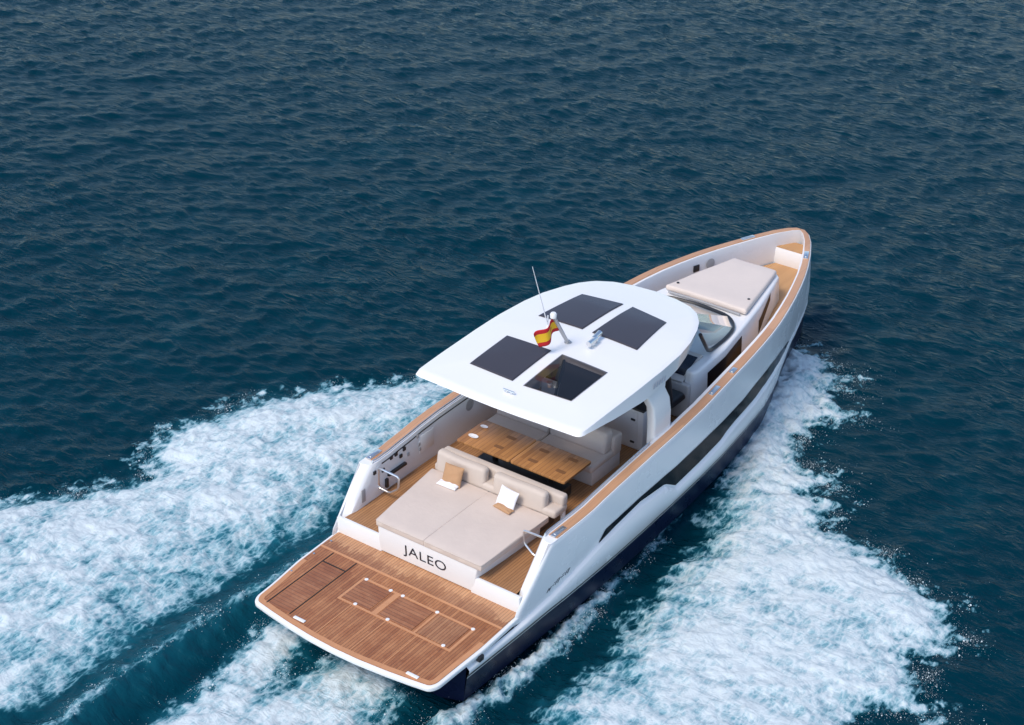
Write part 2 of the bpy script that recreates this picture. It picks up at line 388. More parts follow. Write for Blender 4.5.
# teak cap rail, one each side, and the steel rail inside it
for sg in (-1, 1):
    bm = BM(); prev = None
    for s in [x for x in ST if x >= 2.3 and x <= 15.43]:
        wd = float(np.interp(s, [2.09, 9, 13, 15.46], [.175, .17, .155, .13])); y0 = ys(s) - .022; y1 = max(.0, y0 - wd); z = zs(s)
        if s > 15.1: y0 = max(.0, y0)
        p = HP(s, z, 1, 0, sg)
        c = [bm.verts.new((p.x, sg * yy, z + dz)) for yy, dz in ((y0, -.01), (y0, .014), (y0 - .01, .022), (max(y1 + .01, 0), .022), (y1, .014), (y1, -.01))]
        if prev:
            for i in range(5): bm.faces.new((prev[i], prev[i + 1], c[i + 1], c[i]))
        else: bm.faces.new(c)
        prev = c
    build('cap_rail', bm, 'teak_rail', yacht)
    bm = BM(); pts = []
    for s in np.arange(2.3, 6.4, .15):
        p = HP(s, zs(s), 1, 0, sg); pts.append((p.x, sg * (ys(s) - wall_t(s) + .035), zs(s) + .045))
    pts = [(pts[0][0] - .02, pts[0][1], pts[0][2] - .05)] + pts + [(pts[-1][0] + .02, pts[-1][1], pts[-1][2] - .05)]
    tube(bm, pts, .016, 8); build('toe_rail', bm, 'steel', yacht)
    bm = BM(); prev = None                              # thin black strip on the wall below the inner edge
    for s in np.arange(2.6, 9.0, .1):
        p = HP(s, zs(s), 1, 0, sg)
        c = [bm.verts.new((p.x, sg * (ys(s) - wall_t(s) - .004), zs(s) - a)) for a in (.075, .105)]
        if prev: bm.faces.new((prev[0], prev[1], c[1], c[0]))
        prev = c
    build('wall_strip', bm, 'black_trim', yacht)
    # fairleads set in the rail
    for s in (2.62, 8.55, 9.35, 14.35):
        bm = BM(); p = HP(s, zs(s), 1, .10, sg); d = (HP(s + .1, zs(s + .1), 1, .10, sg) - HP(s - .1, zs(s - .1), 1, .10, sg)).normalized()
        nrm = Vector((-d.y, d.x, 0))
        ln = .17 if s != 9.35 else .10
        slab(bm, [p + d * a * ln + nrm * b * .05 + Vector((0, 0, .02)) for a, b in ((-1, -1), (1, -1), (1, 1), (-1, 1))], (0, 0, 1), .022, .008, 2)
        slab(bm, [p + d * a * ln * .7 + nrm * b_ * .022 + Vector((0, 0, .04)) for a, b_ in ((-1, -1), (1, -1), (1, 1), (-1, 1))], (0, 0, 1), .016, .006, 2)
        build('fairlead', bm, 'steel', yacht)

# ------------------------------------------------------------------ decks
def deck(name, x0, x1, mat, zf, inset=.03, step=.2):
    bm = BM(); prev = None
    for x in list(np.arange(x0, x1, step)) + [x1]:
        yy = max(.0, ys(x) - wall_t(x) + inset) if x < 15.4 else .03
        c = [bm.verts.new((x, yy * t, zf(x))) for t in np.linspace(-1, 1, 9)]
        if prev:
            for i in range(8): bm.faces.new((prev[i], prev[i + 1], c[i + 1], c[i]))
        prev = c
    return build(name, bm, mat, yacht, 0)
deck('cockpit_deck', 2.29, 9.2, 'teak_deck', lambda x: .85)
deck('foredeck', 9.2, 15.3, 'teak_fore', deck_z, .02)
# white risers each side of the sun bed (step from platform to cockpit)
for sg in (-1, 1):
    bm = BM(); prism(bm, [(2.245, sg * .98), (2.32, sg * .98), (2.32, sg * 1.99), (2.245, sg * 1.99)], .45, .858, .012)
    st = build('step_riser', bm, 'gelcoat', yacht)
# small triangular bow locker seat
bm = BM()
prism(bm, [(15.0, .42), (15.45, .14), (15.45, -.14), (15.0, -.42)], 1.25, 1.68, .01)
bl = build('bow_locker', bm, 'gelcoat', yacht)
bm = BM(); prism(bm, [(15.01, .39), (15.42, .13), (15.42, -.13), (15.01, -.39)], 1.684, 1.70); build('locker_lid', bm, 'teak_fore', bl)

# ------------------------------------------------------------------ swim platform
zpl = lambda x, y=0: .545 - .05 * max(0, (2.1 - x) / 2.1)
half = [(2.40, 2.03), (1.2, 2.03), (.45, 1.975), (.0, 1.955), (-.14, 1.87), (-.20, 1.50), (-.26, 1.05), (-.31, .5), (-.325, 0)]
outl = half + [(x, -y) for x, y in half[::-1][1:]]
outl = [(x, y - .10 * max(0, min(1, (2.1 - x) / 1.8)) * .6) for x, y in outl]
outl = [(x + .06 * max(0, min(1, (1.0 - x))), y) for x, y in outl]
outl_s = round2(outl, .08, 4)
bm = BM()
prism(bm, outl_s, lambda x, y: zpl(x) - .10, lambda x, y: zpl(x) - .006, .025, 3)
plat = build('swim_platform', bm, 'gelcoat', yacht, 50)
def inset_poly(pts, d):
    c = Vector((1.0, -.05)); out = []
    n = len(pts)
    for i, (x, y) in enumerate(pts):
        a = Vector(pts[i - 1]); b = Vector(pts[(i + 1) % n]); t = (b - a).normalized(); nr = Vector((-t.y, t.x))
        if nr.dot(c - Vector((x, y))) < 0: nr = -nr
        out.append((x + nr.x * d, y + nr.y * d))
    return out
def sheet(bm, pts, zf, dz=0.0, th=.012):
    prism(bm, pts, lambda x, y: zf(x) + dz - th, lambda x, y: zf(x) + dz)
tk = inset_poly(outl_s, .06)
tk = [(max(x, 2.30) if x > 2.1 else x, y) for x, y in tk]
def clip_x(pts, lo=None, hi=None):
    """Sutherland-Hodgman on x"""
    for lim, s in ((lo, 1), (hi, -1)):
        if lim is None: continue
        out = []
        for i in range(len(pts)):
            a, b = pts[i - 1], pts[i]; ia, ib = (a[0] - lim) * s >= 0, (b[0] - lim) * s >= 0
            if ia != ib:
                t = (lim - a[0]) / (b[0] - a[0]); out.append((lim, a[1] + t * (b[1] - a[1])))
            if ib: out.append(b)
        pts = out
    return pts
def rect(x0, x1, y0, y1): return [(x0, y0), (x1, y0), (x1, y1), (x0, y1)]
bm = BM(); sheet(bm, clip_x(tk, hi=1.735), zpl, .003); build('teak_planking', bm, 'teak_slat', plat, 0)
bm = BM(); sheet(bm, rect(.03, 1.41, 1.13, 1.59), zpl, .0065); build('ladder_lid', bm, 'teak_hatch', plat, 0)
bm = BM(); sheet(bm, clip_x(tk, lo=1.79), zpl, .003); build('teak_planking', bm, 'teak_platform', plat, 0)
bm = BM(); sheet(bm, clip_x(tk, lo=1.738, hi=1.787), zpl, .006)
tk2 = inset_poly(outl_s, .155)                        # border plank: ring of quads round the edge
for i in range(len(tk)):
    a, b, c, d = tk[i - 1], tk[i], tk2[i], tk2[i - 1]
    if max(a[0], b[0]) > 1.7: continue
    v = [bm.verts.new((p[0], p[1], zpl(p[0]) + .007)) for p in (a, b, c, d)]
    try: bm.faces.new(v)
    except ValueError: pass
build('margin_plank', bm, 'teak_margin', plat, 0)
# three hatches framed in lighter teak, dark seams beside the port boarding ladder lid
def rect(x0, x1, y0, y1): return [(x0, y0), (x1, y0), (x1, y1), (x0, y1)]
for y0, y1, mt in ((.06, .72, 'teak_hatch'), (-.84, -.08, 'teak_hatch'), (-1.60, -.90, 'teak_platform')):
    bm = BM(); sheet(bm, rect(.86, 1.44, y0 + .03, y1 - .03), zpl, .010); h = build('deck_hatch', bm, mt, plat, 0)
bm = BM()
for a in (rect(1.455, 1.50, -1.66, .74), rect(.80, .845, -1.66, .74), rect(.845, 1.455, .69, .74), rect(.845, 1.455, -.085, .02), rect(.845, 1.455, -.905, -.865), rect(.845, 1.455, -1.66, -1.61)):
    sheet(bm, a, zpl, .008)
for yy in (-.32, -.98, .42): sheet(bm, rect(-.12, .80, yy - .008, yy + .008), zpl, .0075)
build('hatch_frame', bm, 'teak_margin', plat, 0)
bm = BM()
for yy in (1.62, 1.10): sheet(bm, rect(.02, 1.72, yy - .012, yy + .012), zpl, .0085)
sheet(bm, rect(1.42, 1.445, 1.112, 1.608), zpl, .0085)
build('seam', bm, 'caulk', plat, 0)
for x, y in ((1.47, .66), (1.475, .13), (1.48, -.13), (1.475, -.87), (1.47, -1.62), (.85, .38), (.85, -.32), (.86, -1.48)):
    bm = BM(); lathe(bm, [(.034, -.004), (.034, .005), (.024, .008), (.01, .008)], (x, y, zpl(x) + .010), 14); build('flush_latch', bm, 'gelcoat', plat)
for y0, y1 in ((.74, .98), (-1.66, -1.42)):
    bm = BM(); slab(bm, [(-.035, y0, zpl(0) + .006), (.03, y0, zpl(0) + .006), (.03, y1, zpl(0) + .006), (-.035, y1, zpl(0) + .006)], (0, 0, 1), .022, .01, 2); build('cleat', bm, 'gelcoat', plat)
for x, y in ((1.95, 1.88), (1.5, 1.88), (.9, 1.86)):
    bm = BM(); lathe(bm, [(.02, 0), (.02, .012), (.01, .014)], (x, y, zpl(x) + .004), 10); build('deck_light', bm, 'steel', plat)
bm = BM(); box(bm, 1.02, 1.14, -2.10, -2.02, .36, .46, .01); build('side_fitting', bm, 'black_trim', plat)

# ------------------------------------------------------------------ sun bed
bed = empty('sun_bed', (3.2, 0, .56), yacht); bed.location = (0, 0, 0)
bm = BM()
prism(bm, [(2.25, 1.02), (3.95, 1.16), (3.95, -1.16), (2.25, -1.02)], .555, 1.105, .025, 3, top=[(2.225, 1.03), (3.95, 1.2), (3.95, -1.22), (2.225, -1.14)])
base = build('base', bm, 'gelcoat', bed, 40)
def mattress(y0a, y1a, y0b, y1b, seed):
    bm = BM()
    slab(bm, [(2.21, y0a, 1.09), (4.05, y0b, 1.10), (4.05, y1b, 1.10), (2.21, y1a, 1.09)], (0, 0, 1), .115, .007, 2)
    bmesh.ops.subdivide_edges(bm, edges=[e for e in bm.edges if e.calc_length() > .5], cuts=9, use_grid_fill=True)
    r = np.random.default_rng(seed); ph = r.uniform(0, 6, 6)
    for v in bm.verts:
        if v.co.z > 1.2:
            x, y = v.co.x, v.co.y
            v.co.z += .006 * math.sin(5 * x + 3 * y + ph[0]) + .004 * math.sin(11 * y - 4 * x + ph[1]) + .012 * math.sin(math.pi * min(1, max(0, (x - 2.21) / 1.84)))
    build('mattress', bm, 'fabric_beige', bed, 50)
    bm = BM(); tube(bm, arc_round([(2.205, y0a, 1.197), (4.05, y0b, 1.207), (4.05, y1b, 1.207), (2.205, y1a, 1.197)], .03, 4, True), .009, 6, True); build('piping', bm, 'fabric_back', bed, 60)
mattress(.002, 1.045, .002, 1.27, 1); mattress(-1.225, -.002, -1.30, -.002, 2)
bm = BM()
box(bm, 4.06, 4.46, -1.42, 1.24, 1.18, 1.34, .05, 3)
prism(bm, [(4.30, -1.42), (4.47, -1.42), (4.47, 1.24), (4.30, 1.24)], 1.30, 1.53, .05, 3)
build('bench_frame', bm, 'fabric_back', bed, 45)
for y0, y1, sd_ in ((.11, 1.20, 3), (-1.19, -.07, 4)):
    bm = BM()
    slab(bm, [(4.04, y0, 1.19), (4.22, y0, 1.19), (4.22, y1, 1.19), (4.04, y1, 1.19)], (.10, 0, 1), .41, .065, 5)
    bmesh.ops.subdivide_edges(bm, edges=[e for e in bm.edges if e.calc_length() > .3], cuts=5, use_grid_fill=True)
    for v in bm.verts:
        v.co.x += .012 * math.sin(4 * v.co.y + sd_) * math.sin(9 * v.co.z); v.co.z += .010 * math.sin(6.5 * v.co.y + 2 * sd_)
    build('backrest', bm, 'fabric_back', bed, 50)
bm = BM(); box(bm, 4.0, 4.4, -1.17, 1.15, .855, 1.17, .01); build('locker', bm, 'brown_cabinet', bed)
for y in (-1.37, 1.2):
    bm = BM(); prism(bm, [(4.34, y - .03), (4.42, y - .03), (4.42, y + .03), (4.34, y + .03)], .852, 1.19, .008); build('leg', bm, 'gelcoat', bed)
bm = BM(); lathe(bm, [(.022, 0), (.03, .01), (.03, .03), (.012, .034)], (0, 0, 0), 10)
for v in bm.verts: v.co = Vector((3.0 + v.co.x, -1.10 - v.co.z, .98 + v.co.y))
build('latch', bm, 'grey_metal', bed)
# boat name
fc = bpy.data.curves.new('nm', 'FONT'); fc.body = 'JALEO'; fc.size = .30; fc.extrude = .004; fc.space_character = 1.06; fc.offset = -.002
fo = bpy.data.objects.new('nm', fc); S.collection.objects.link(fo)
bpy.context.view_layer.update()
me = bpy.data.meshes.new_from_object(fo.evaluated_get(bpy.context.evaluated_depsgraph_get())); bpy.data.objects.remove(fo)
co = np.array([v.co[:] for v in me.vertices]); w0, w1 = co[:, 0].min(), co[:, 0].max(); h1 = co[:, 1].max(); h0 = 0
for v in me.vertices:
    u = (v.co.x - w0) / (w1 - w0); hh = v.co.y / h1
    z = .735 + hh * .185; y = .47 - u * .93
    xf = 2.25 - .025 * (z - .555) / .55
    v.co = Vector((xf - .004 - v.co.z, y, z))
me.name = 'name_lettering'; link('name_lettering', me, 'lettering', bed)

# ------------------------------------------------------------------ dining table
tab = empty('dining_table', (0, 0, 0), yacht)
bm = BM(); prism(bm, round2(rect(4.66, 5.53, .006, 1.20), .05, 3), 1.505, 1.552, .008); prism(bm, round2(rect(4.66, 5.53, -1.19, -.006), .05, 3), 1.505, 1.552, .008)
build('table_top', bm, 'teak_table', tab, 40)
for x, y in ((5.30, .42), (4.92, .42), (5.30, -.31), (4.91, -.34), (5.36, -.90), (4.92, -.94)):
    bm = BM(); prism(bm, round2(rect(x - .045, x + .045, y - .10, y + .10), .03, 3), 1.545, 1.5545); build('inlay', bm, 'dark_inlay', tab, 0)
for y in (.62, -.62):
    bm = BM(); lathe(bm, [(.22, 0), (.22, .02), (.06, .04), (.05, .62), (.16, .65), (.16, .66)], (5.08, y, .852), 20); build('leg', bm, 'black_trim', tab)
bm = BM(); box(bm, 4.78, 5.4, -1.0, 1.0, 1.45, 1.503, .01); box(bm, 4.90, 5.26, -.95, .95, .9, 1.12, .02); build('frame_and_shade_block', bm, 'black_trim', tab)  # lower black block is added for the band of shade under the table

# ------------------------------------------------------------------ dining sofa, forward of the table
sofa = empty('dining_sofa', (0, 0, 0), yacht)
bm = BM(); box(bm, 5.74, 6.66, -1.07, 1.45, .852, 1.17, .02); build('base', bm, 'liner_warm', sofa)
for y0, y1 in ((.20, 1.42), (-1.10, .19)):
    bm = BM(); slab(bm, [(5.66, y0, 1.16), (6.40, y0, 1.16), (6.40, y1, 1.16), (5.66, y1, 1.16)], (0, 0, 1), .15, .05, 4); build('seat', bm, 'fabric_back', sofa, 50)
for y0, y1 in ((.20, 1.42), (-1.05, .19)):
    bm = BM(); slab(bm, [(6.14, y0, 1.28), (6.40, y0, 1.28), (6.40, y1, 1.28), (6.14, y1, 1.28)], (.14, 0, 1), .44, .07, 5); build('backrest', bm, 'fabric_back', sofa, 50)
bm = BM(); slab(bm, [(6.36, -1.10, 1.15), (6.66, -1.10, 1.15), (6.66, 1.42, 1.15), (6.36, 1.42, 1.15)], (.06, 0, 1), .42, .05, 3); build('back_frame', bm, 'fabric_back', sofa, 45)

# ------------------------------------------------------------------ galley cabinet and helm seats under the hardtop
gal = empty('galley_cabinet', (0, 0, 0), yacht)
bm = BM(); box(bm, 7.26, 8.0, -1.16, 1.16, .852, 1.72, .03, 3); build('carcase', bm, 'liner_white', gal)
for y0, y1 in ((-1.05, -.32), (-.30, .42), (.44, 1.10)):
    bm = BM(); slab(bm, [(7.262, y0, .93), (7.262, y1, .93), (7.262, y1, 1.66), (7.262, y0, 1.66)], (-1, 0, 0), .014, .005, 1); d = build('door', bm, 'liner_white', gal)
    for zz in (1.50, 1.02):
        bm = BM(); box(bm, 7.225, 7.25, y0 + .05, y0 + .14, zz - .02, zz + .02, .005, 1); build('latch', bm, 'black_trim', d)
bm = BM(); box(bm, 7.22, 8.04, -1.19, 1.19, 1.722, 1.765, .012); build('counter', bm, 'black_trim', gal)
def helm_seat(y):
    e = empty('helm_seat', (0, 0, 0), yacht)
    bm = BM(); lathe(bm, [(.2, 0), (.2, .03), (.07, .06), (.06, .55), (.15, .58)], (8.30, y, .852), 16); build('pedestal', bm, 'gelcoat', e)
    bm = BM(); pad(bm, [(8.12, y - .27, 1.42), (8.62, y - .27, 1.42), (8.62, y + .27, 1.42), (8.12, y + .27, 1.42)], (0, 0, 1), .14, 8, .35, .04); build('seat', bm, 'black_leather', e, 60)
    bm = BM(); pad(bm, [(8.14, y - .27, 1.50), (8.04, y - .24, 2.18), (8.04, y + .24, 2.18), (8.14, y + .27, 1.50)], (1, 0, .1), .09, 7, .4, .07); build('backrest', bm, 'black_leather', e, 60)
for y in (-.98, -.30, .95): helm_seat(y)

# ------------------------------------------------------------------ coachroof with helm console
ctop = lambda x, y=0: float(np.interp(x, [8.7, 9.4, 11.3, 13.7], [1.86, 1.88, 1.93, 1.86]))
co_half_b = [(8.80, 1.28), (8.95, 1.34), (10.0, 1.33), (11.0, 1.19), (12.0, .99), (13.0, .74), (13.5, .62), (13.68, .48)]
co_half_t = [(8.84, 1.24), (8.98, 1.30), (10.0, 1.28), (11.0, 1.14), (12.0, .95), (13.0, .70), (13.44, .58), (13.58, .44)]
full = lambda h: h + [(x, -y) for x, y in h[::-1]]
bm = BM(); prism(bm, full(co_half_b), lambda x, y: .8, lambda x, y: ctop(x), .06, 4, top=full(co_half_t))
coach = build('coachroof', bm, 'gelcoat', yacht, 40)
def cut(o, cb, ang=40):
    c_ = build('cutter', cb, 'gelcoat', None, 0)
    md = o.modifiers.new('cut', 'BOOLEAN'); md.object = c_; md.operation = 'DIFFERENCE'; md.solver = 'EXACT'
    bpy.context.view_layer.update()
    nm = bpy.data.meshes.new_from_object(o.evaluated_get(bpy.context.evaluated_depsgraph_get()))
    o.modifiers.clear(); o.data = nm; nm.name = o.name; bpy.data.objects.remove(c_); nm.set_sharp_from_angle(angle=R_(ang))
cb = BM(); box(cb, 8.0, 9.50, -1.10, 1.10, 1.25, 3.0); cut(coach, cb)
def side_y(x, z):
    b = float(np.interp(x, [p[0] for p in co_half_b], [p[1] for p in co_half_b])); t = float(np.interp(x, [p[0] for p in co_half_t], [p[1] for p in co_half_t]))
    return b + (t - b) * (z - .8) / (ctop(x) - .8)
for sg in (-1, 1):
    for xa, xb, f0, f1, nm in ((9.32, 10.86, lambda x: 1.04 + .10 * (x - 9.32), lambda x: 1.67 + .06 * (x - 9.32), 'side_window'), (11.90, 12.72, lambda x: 1.30 + .45 * (x - 11.90), lambda x: 1.60 + .28 * (x - 11.90), 'side_window')):
        bm = BM(); prev = None
        for x in np.linspace(xa, xb, 12):
            sh = .06 * (1 if x == xb else 0)
            c = [bm.verts.new((x, sg * (side_y(x, z) + .006), z)) for z in np.linspace(f0(x), f1(x), 4)]
            if prev:
                for i in range(3): bm.faces.new((prev[i], prev[i + 1], c[i + 1], c[i]))
            prev = c
        build(nm, bm, 'dark_glass', coach)
# aft face of the console in warm shadowed liner, dash panel and screens
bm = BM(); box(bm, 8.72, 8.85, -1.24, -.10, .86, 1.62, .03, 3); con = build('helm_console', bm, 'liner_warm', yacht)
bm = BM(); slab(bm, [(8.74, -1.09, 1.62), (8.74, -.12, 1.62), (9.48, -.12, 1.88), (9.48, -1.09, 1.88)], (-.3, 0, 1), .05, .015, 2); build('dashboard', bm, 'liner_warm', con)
for y0, y1 in ((-1.05, -.66), (-.62, -.20)):
    bm = BM(); slab(bm, [(8.86, y0, 1.722), (8.86, y1, 1.722), (9.36, y1, 1.898), (9.36, y0, 1.898)], (-.33, 0, .94), .012, .004, 1); build('screen', bm, 'screen_glass', con)
bm = BM(); cw = Vector((8.60, -.70, 1.55)); ax = Vector((-.75, 0, .66)).normalized(); a1 = Vector((0, 1, 0)); a2 = ax.cross(a1)
tube(bm, [cw + (a1 * math.cos(t) + a2 * math.sin(t)) * .19 for t in np.linspace(0, 2 * math.pi, 24, endpoint=False)], .017, 8, True)
for t in (0, 2.1, 4.2): tube(bm, [cw - ax * .02, cw + (a1 * math.cos(t) + a2 * math.sin(t)) * .19], .012, 6)
tube(bm, [cw, cw - ax * .16], .03, 8); build('steering_wheel', bm, 'black_trim', con)
# fore sun pad
bm = BM()
slab(bm, [(11.40, .98, 1.905), (11.40, -.94, 1.905), (13.44, -.52, 1.865), (13.44, .52, 1.865)], (0, 0, 1), .13, .05, 4)
bmesh.ops.subdivide_edges(bm, edges=[e for e in bm.edges if e.calc_length() > .5], cuts=7, use_grid_fill=True)
for v in bm.verts:
    if v.co.z > 1.98: v.co.z += .006 * math.sin(4 * v.co.x + 2.2 * v.co.y) + .004 * math.sin(9 * v.co.y - 3 * v.co.x)
fp = build('fore_sunpad', bm, 'fabric_pale', yacht, 50)
for x, y in ((11.62, .80), (11.85, -.74)):
    bm = BM(); lathe(bm, [(.03, 0), (.03, .012), (.01, .014)], (x, y, 2.034), 10); build('button', bm, 'black_trim', fp)

# windscreen: black frame loop round the dash and panes rising to the hardtop
ws = empty('windscreen', (0, 0, 0), yacht)
zb = 1.935
base_pts = [(9.62, -1.13, zb - .01), (10.30, -1.12, zb), (10.78, -1.04, zb + .005), (11.12, -.72, zb + .01), (11.20, 0, zb + .01), (11.12, .72, zb + .01), (10.78, 1.04, zb + .005), (10.30, 1.12, zb), (9.62, 1.13, zb - .01)]
loop = arc_round([(8.95, -1.30, 2.66)] + base_pts + [(8.95, 1.30, 2.66)], .22, 5)
bm = BM(); tube(bm, loop, .038, 8); build('frame', bm, 'black_trim', ws)
top_pts = [(9.0, -1.28, 2.68), (9.12, -1.12, 2.70), (9.25, -.92, 2.72), (9.38, -.62, 2.74), (9.42, 0, 2.75), (9.38, .62, 2.74), (9.25, .92, 2.72), (9.12, 1.12, 2.70), (9.0, 1.28, 2.68)]
for i, j in ((0, 2), (2, 3), (3, 5), (5, 6), (6, 8)):
    bm = BM(); b0 = base_pts[i:j + 1]; t0 = top_pts[i:j + 1]
    for (p, q), (r, s_) in zip(zip(b0, b0[1:]), zip(t0, t0[1:])):
        bm.faces.new([bm.verts.new(Vector(x)) for x in (p, q, s_, r)])
    build('pane', bm, 'clear_glass', ws)
# flat black coaming strip that frames the pad side of the screen
bm = BM(); tube(bm, arc_round([(11.33, -.84, zb), (11.35, 0, zb + .005), (11.33, .84, zb)], .2, 6), .026, 8); build('wiper_rail', bm, 'grey_plastic', ws)

# ------------------------------------------------------------------ hardtop
ht_x = [4.205, 4.235, 4.32, 4.6, 5.2, 6, 6.8, 7.5, 8.0, 8.5, 8.8, 9.1, 9.3, 9.42, 9.47]
ht_w = [1.66, 1.765, 1.80, 1.81, 1.82, 1.83, 1.82, 1.77, 1.68, 1.52, 1.38, 1.15, .88, .50, 0.0]
ht_side = [(x, y) for x, y in zip(ht_x, ht_w)]
aft = [(4.18, 1.0), (4.155, .5), (4.145, 0.0)]
out_h = aft[::-1] + ht_side                           # centre aft -> centre forward (port)
def ht_outline(scale, dx=0.0):
    h = [(x + dx * (1 if x < 6 else -1), max(0, y - scale) if y > 0 else 0) for x, y in out_h]
    port = h; star = [(x, -y) for x, y in h[1:-1][::-1]]
    return port + star
def dens(pts, n=420):
    P_ = np.array(pts + [pts[0]]); d = np.r_[0, np.cumsum(np.hypot(*np.diff(P_, axis=0).T))]
    t = np.linspace(0, d[-1], n, endpoint=False); return np.c_[np.interp(t, d, P_[:, 0]), np.interp(t, d, P_[:, 1])]
O = dens(ht_outline(0)); ctr = np.array([6.7, 0.0])
bm = BM()
edge_drop = lambda x: float(np.interp(x, [4.0, 4.4, 5.2, 6.2, 8.2, 9.0, 9.5], [.03, .06, .19, .30, .31, .25, .19]))
zcrown = lambda x: float(np.interp(x, [3.9, 5, 6.5, 8, 9.0, 9.5], [3.02, 3.08, 3.125, 3.14, 3.10, 3.04]))
zrim = lambda x: float(np.interp(x, [3.9, 5, 6.5, 8, 9.0, 9.5], [2.975, 3.02, 3.06, 3.065, 3.045, 3.0]))
rings = []
for f, kind in (*[(f_, 'c') for f_ in (0, .05, .1, .15, .2, .25, .3, .35, .4, .45, .5, .55, .6, .65, .7, .74, .78, .82, .86, .9, .93)], (.955, 'r'), (.985, 'r2'), (1.0, 'lo'), (.985, 'lo2'), (.93, 'un'), (.5, 'un'), (0, 'un')):
    ring = []
    for x, y in O:
        if kind in ('lo', 'lo2', 'un') and f > .9: f2 = f * float(np.interp(x, [6.3, 8.0], [1.0, .95]))
        else: f2 = f
        px, py = ctr[0] + (x - ctr[0]) * f2, y * f2
        zr, zk = zrim(x), zcrown(px)
        if kind == 'c': z = zk - (zk - zr) * (f / .955) ** 2.6
        elif kind == 'r': z = zr
        elif kind == 'r2': z = zr - .025
        elif kind == 'lo': z = zr - .03 - edge_drop(x)
        elif kind == 'lo2': z = zr - .05 - edge_drop(x)
        else: z = zr - .05 - edge_drop(x) * (1 if f > .9 else .6)
        ring.append(bm.verts.new((px, py, z)))
    rings.append(ring)
n = len(O)
for A, B in zip(rings, rings[1:]):
    for k in range(n):
        bm.faces.new((A[k], A[(k + 1) % n], B[(k + 1) % n], B[k]))
bmesh.ops.remove_doubles(bm, verts=bm.verts, dist=1e-4)
bmesh.ops.dissolve_degenerate(bm, edges=bm.edges, dist=1e-5)
_pa = np.arctan2(O[:, 1] - ctr[1], O[:, 0] - ctr[0]); _o = np.argsort(_pa); _pr = np.hypot(O[:, 0] - ctr[0], O[:, 1] - ctr[1])[_o]; _pa = _pa[_o]
def top_z(x, y):
    r = math.hypot(x - ctr[0], y); a = math.atan2(y, x - ctr[0]); R0 = float(np.interp(a, _pa, _pr, period=2 * math.pi)); f = min(.955, r / R0)
    xb = ctr[0] + (x - ctr[0]) / max(r, 1e-6) * R0
    return zcrown(x) - (zcrown(x) - zrim(xb)) * (f / .955) ** 2.6
sky_quads = [[(4.94, 1.09), (6.10, 1.12), (6.10, .125), (4.90, .115)], [(4.88, -.125), (6.10, -.105), (6.07, -1.11), (4.94, -1.11)],
             [(7.04, 1.09), (8.28, .95), (8.43, .10), (7.06, .11)], [(7.06, -.10), (8.44, -.10), (8.28, -.95), (7.03, -1.10)]]
# opening cut so this skylight shows the dark half of a modelled reflection
hard = build('hardtop', bm, 'gelcoat', yacht, 40)
cb = BM(); q = sky_quads[1]; cq = Vector((5.5, -.61))
prism(cb, [tuple(cq + (Vector(p) - cq) * .96) for p in q], 2.4, 3.4)
cut(hard, cb)
def pane(q, name, mat, par, dz, th=.012, n=12):
    bm = BM(); c = [Vector(p) for p in q]; V = {}; ts = [0, .02] + list(np.linspace(.1, .9, n)) + [.98, 1]; m_ = len(ts)
    for i in range(m_):
        for j in range(m_):
            u, v = ts[i], ts[j]; p = c[0] * (1 - u) * (1 - v) + c[1] * u * (1 - v) + c[2] * u * v + c[3] * (1 - u) * v
            e = i in (0, m_ - 1) or j in (0, m_ - 1)
            V[i, j] = bm.verts.new((p.x, p.y, top_z(p.x, p.y) + (dz - th - .004 if e else dz)))
    for i in range(m_ - 1):
        for j in range(m_ - 1): bm.faces.new((V[i, j], V[i + 1, j], V[i + 1, j + 1], V[i, j + 1]))
    return build(name, bm, mat, par, 25)
for i, q in enumerate(sky_quads):
    if i == 1:
        c = Vector((sum(p[0] for p in q) / 4, sum(p[1] for p in q) / 4))
        p_ = pane(q, 'skylight', 'smoked_glass', hard, .026); p_['label'] = 'skylight of clear smoked glass with a half drawn blind'
        bm = BM(); bl_ = [(6.03, -.22), (6.02, -1.05), (4.99, -1.05), (4.98, -.78)]  # grey sheet cut on a diagonal, stands in for the mast and flag reflection
        prism(bm, bl_, lambda x, y: top_z(x, y) - .075, lambda x, y: top_z(x, y) - .065); build('reflection_sheet', bm, 'smoked_pane', hard, 0)
        bm = BM(); tube(bm, [(6.03, -.20, top_z(6.03, -.2) - .06), (4.98, -.74, top_z(4.98, -.74) - .06)], .028, 8); build('reflection_bar', bm, 'black_trim', hard)  # black bar added as the mirrored mast in the glass
    else: pane(q, 'skylight', 'smoked_pane', hard, .026)
# dark seam under the aft lip
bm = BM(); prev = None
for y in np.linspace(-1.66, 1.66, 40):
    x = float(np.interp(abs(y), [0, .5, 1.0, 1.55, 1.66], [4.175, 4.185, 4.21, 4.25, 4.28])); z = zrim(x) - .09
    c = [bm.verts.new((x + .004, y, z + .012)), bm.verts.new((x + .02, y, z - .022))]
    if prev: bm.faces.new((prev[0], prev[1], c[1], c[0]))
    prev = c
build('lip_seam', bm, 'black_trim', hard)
# small grey maker's plate on each flank
for sg in (-1, 1):
    bm = BM()
    for i in range(5):
        x = 6.46 + i * .085; y = sg * (float(np.interp(x, ht_x, ht_w)) + .004); z = 2.82
        slab(bm, [(x, y, z), (x + .05, y, z), (x + .07, y, z + .10), (x + .02, y, z + .10)], (0, sg, 0), .004, 0)
    build('flank_lettering', bm, 'grey_lettering', hard, 0)
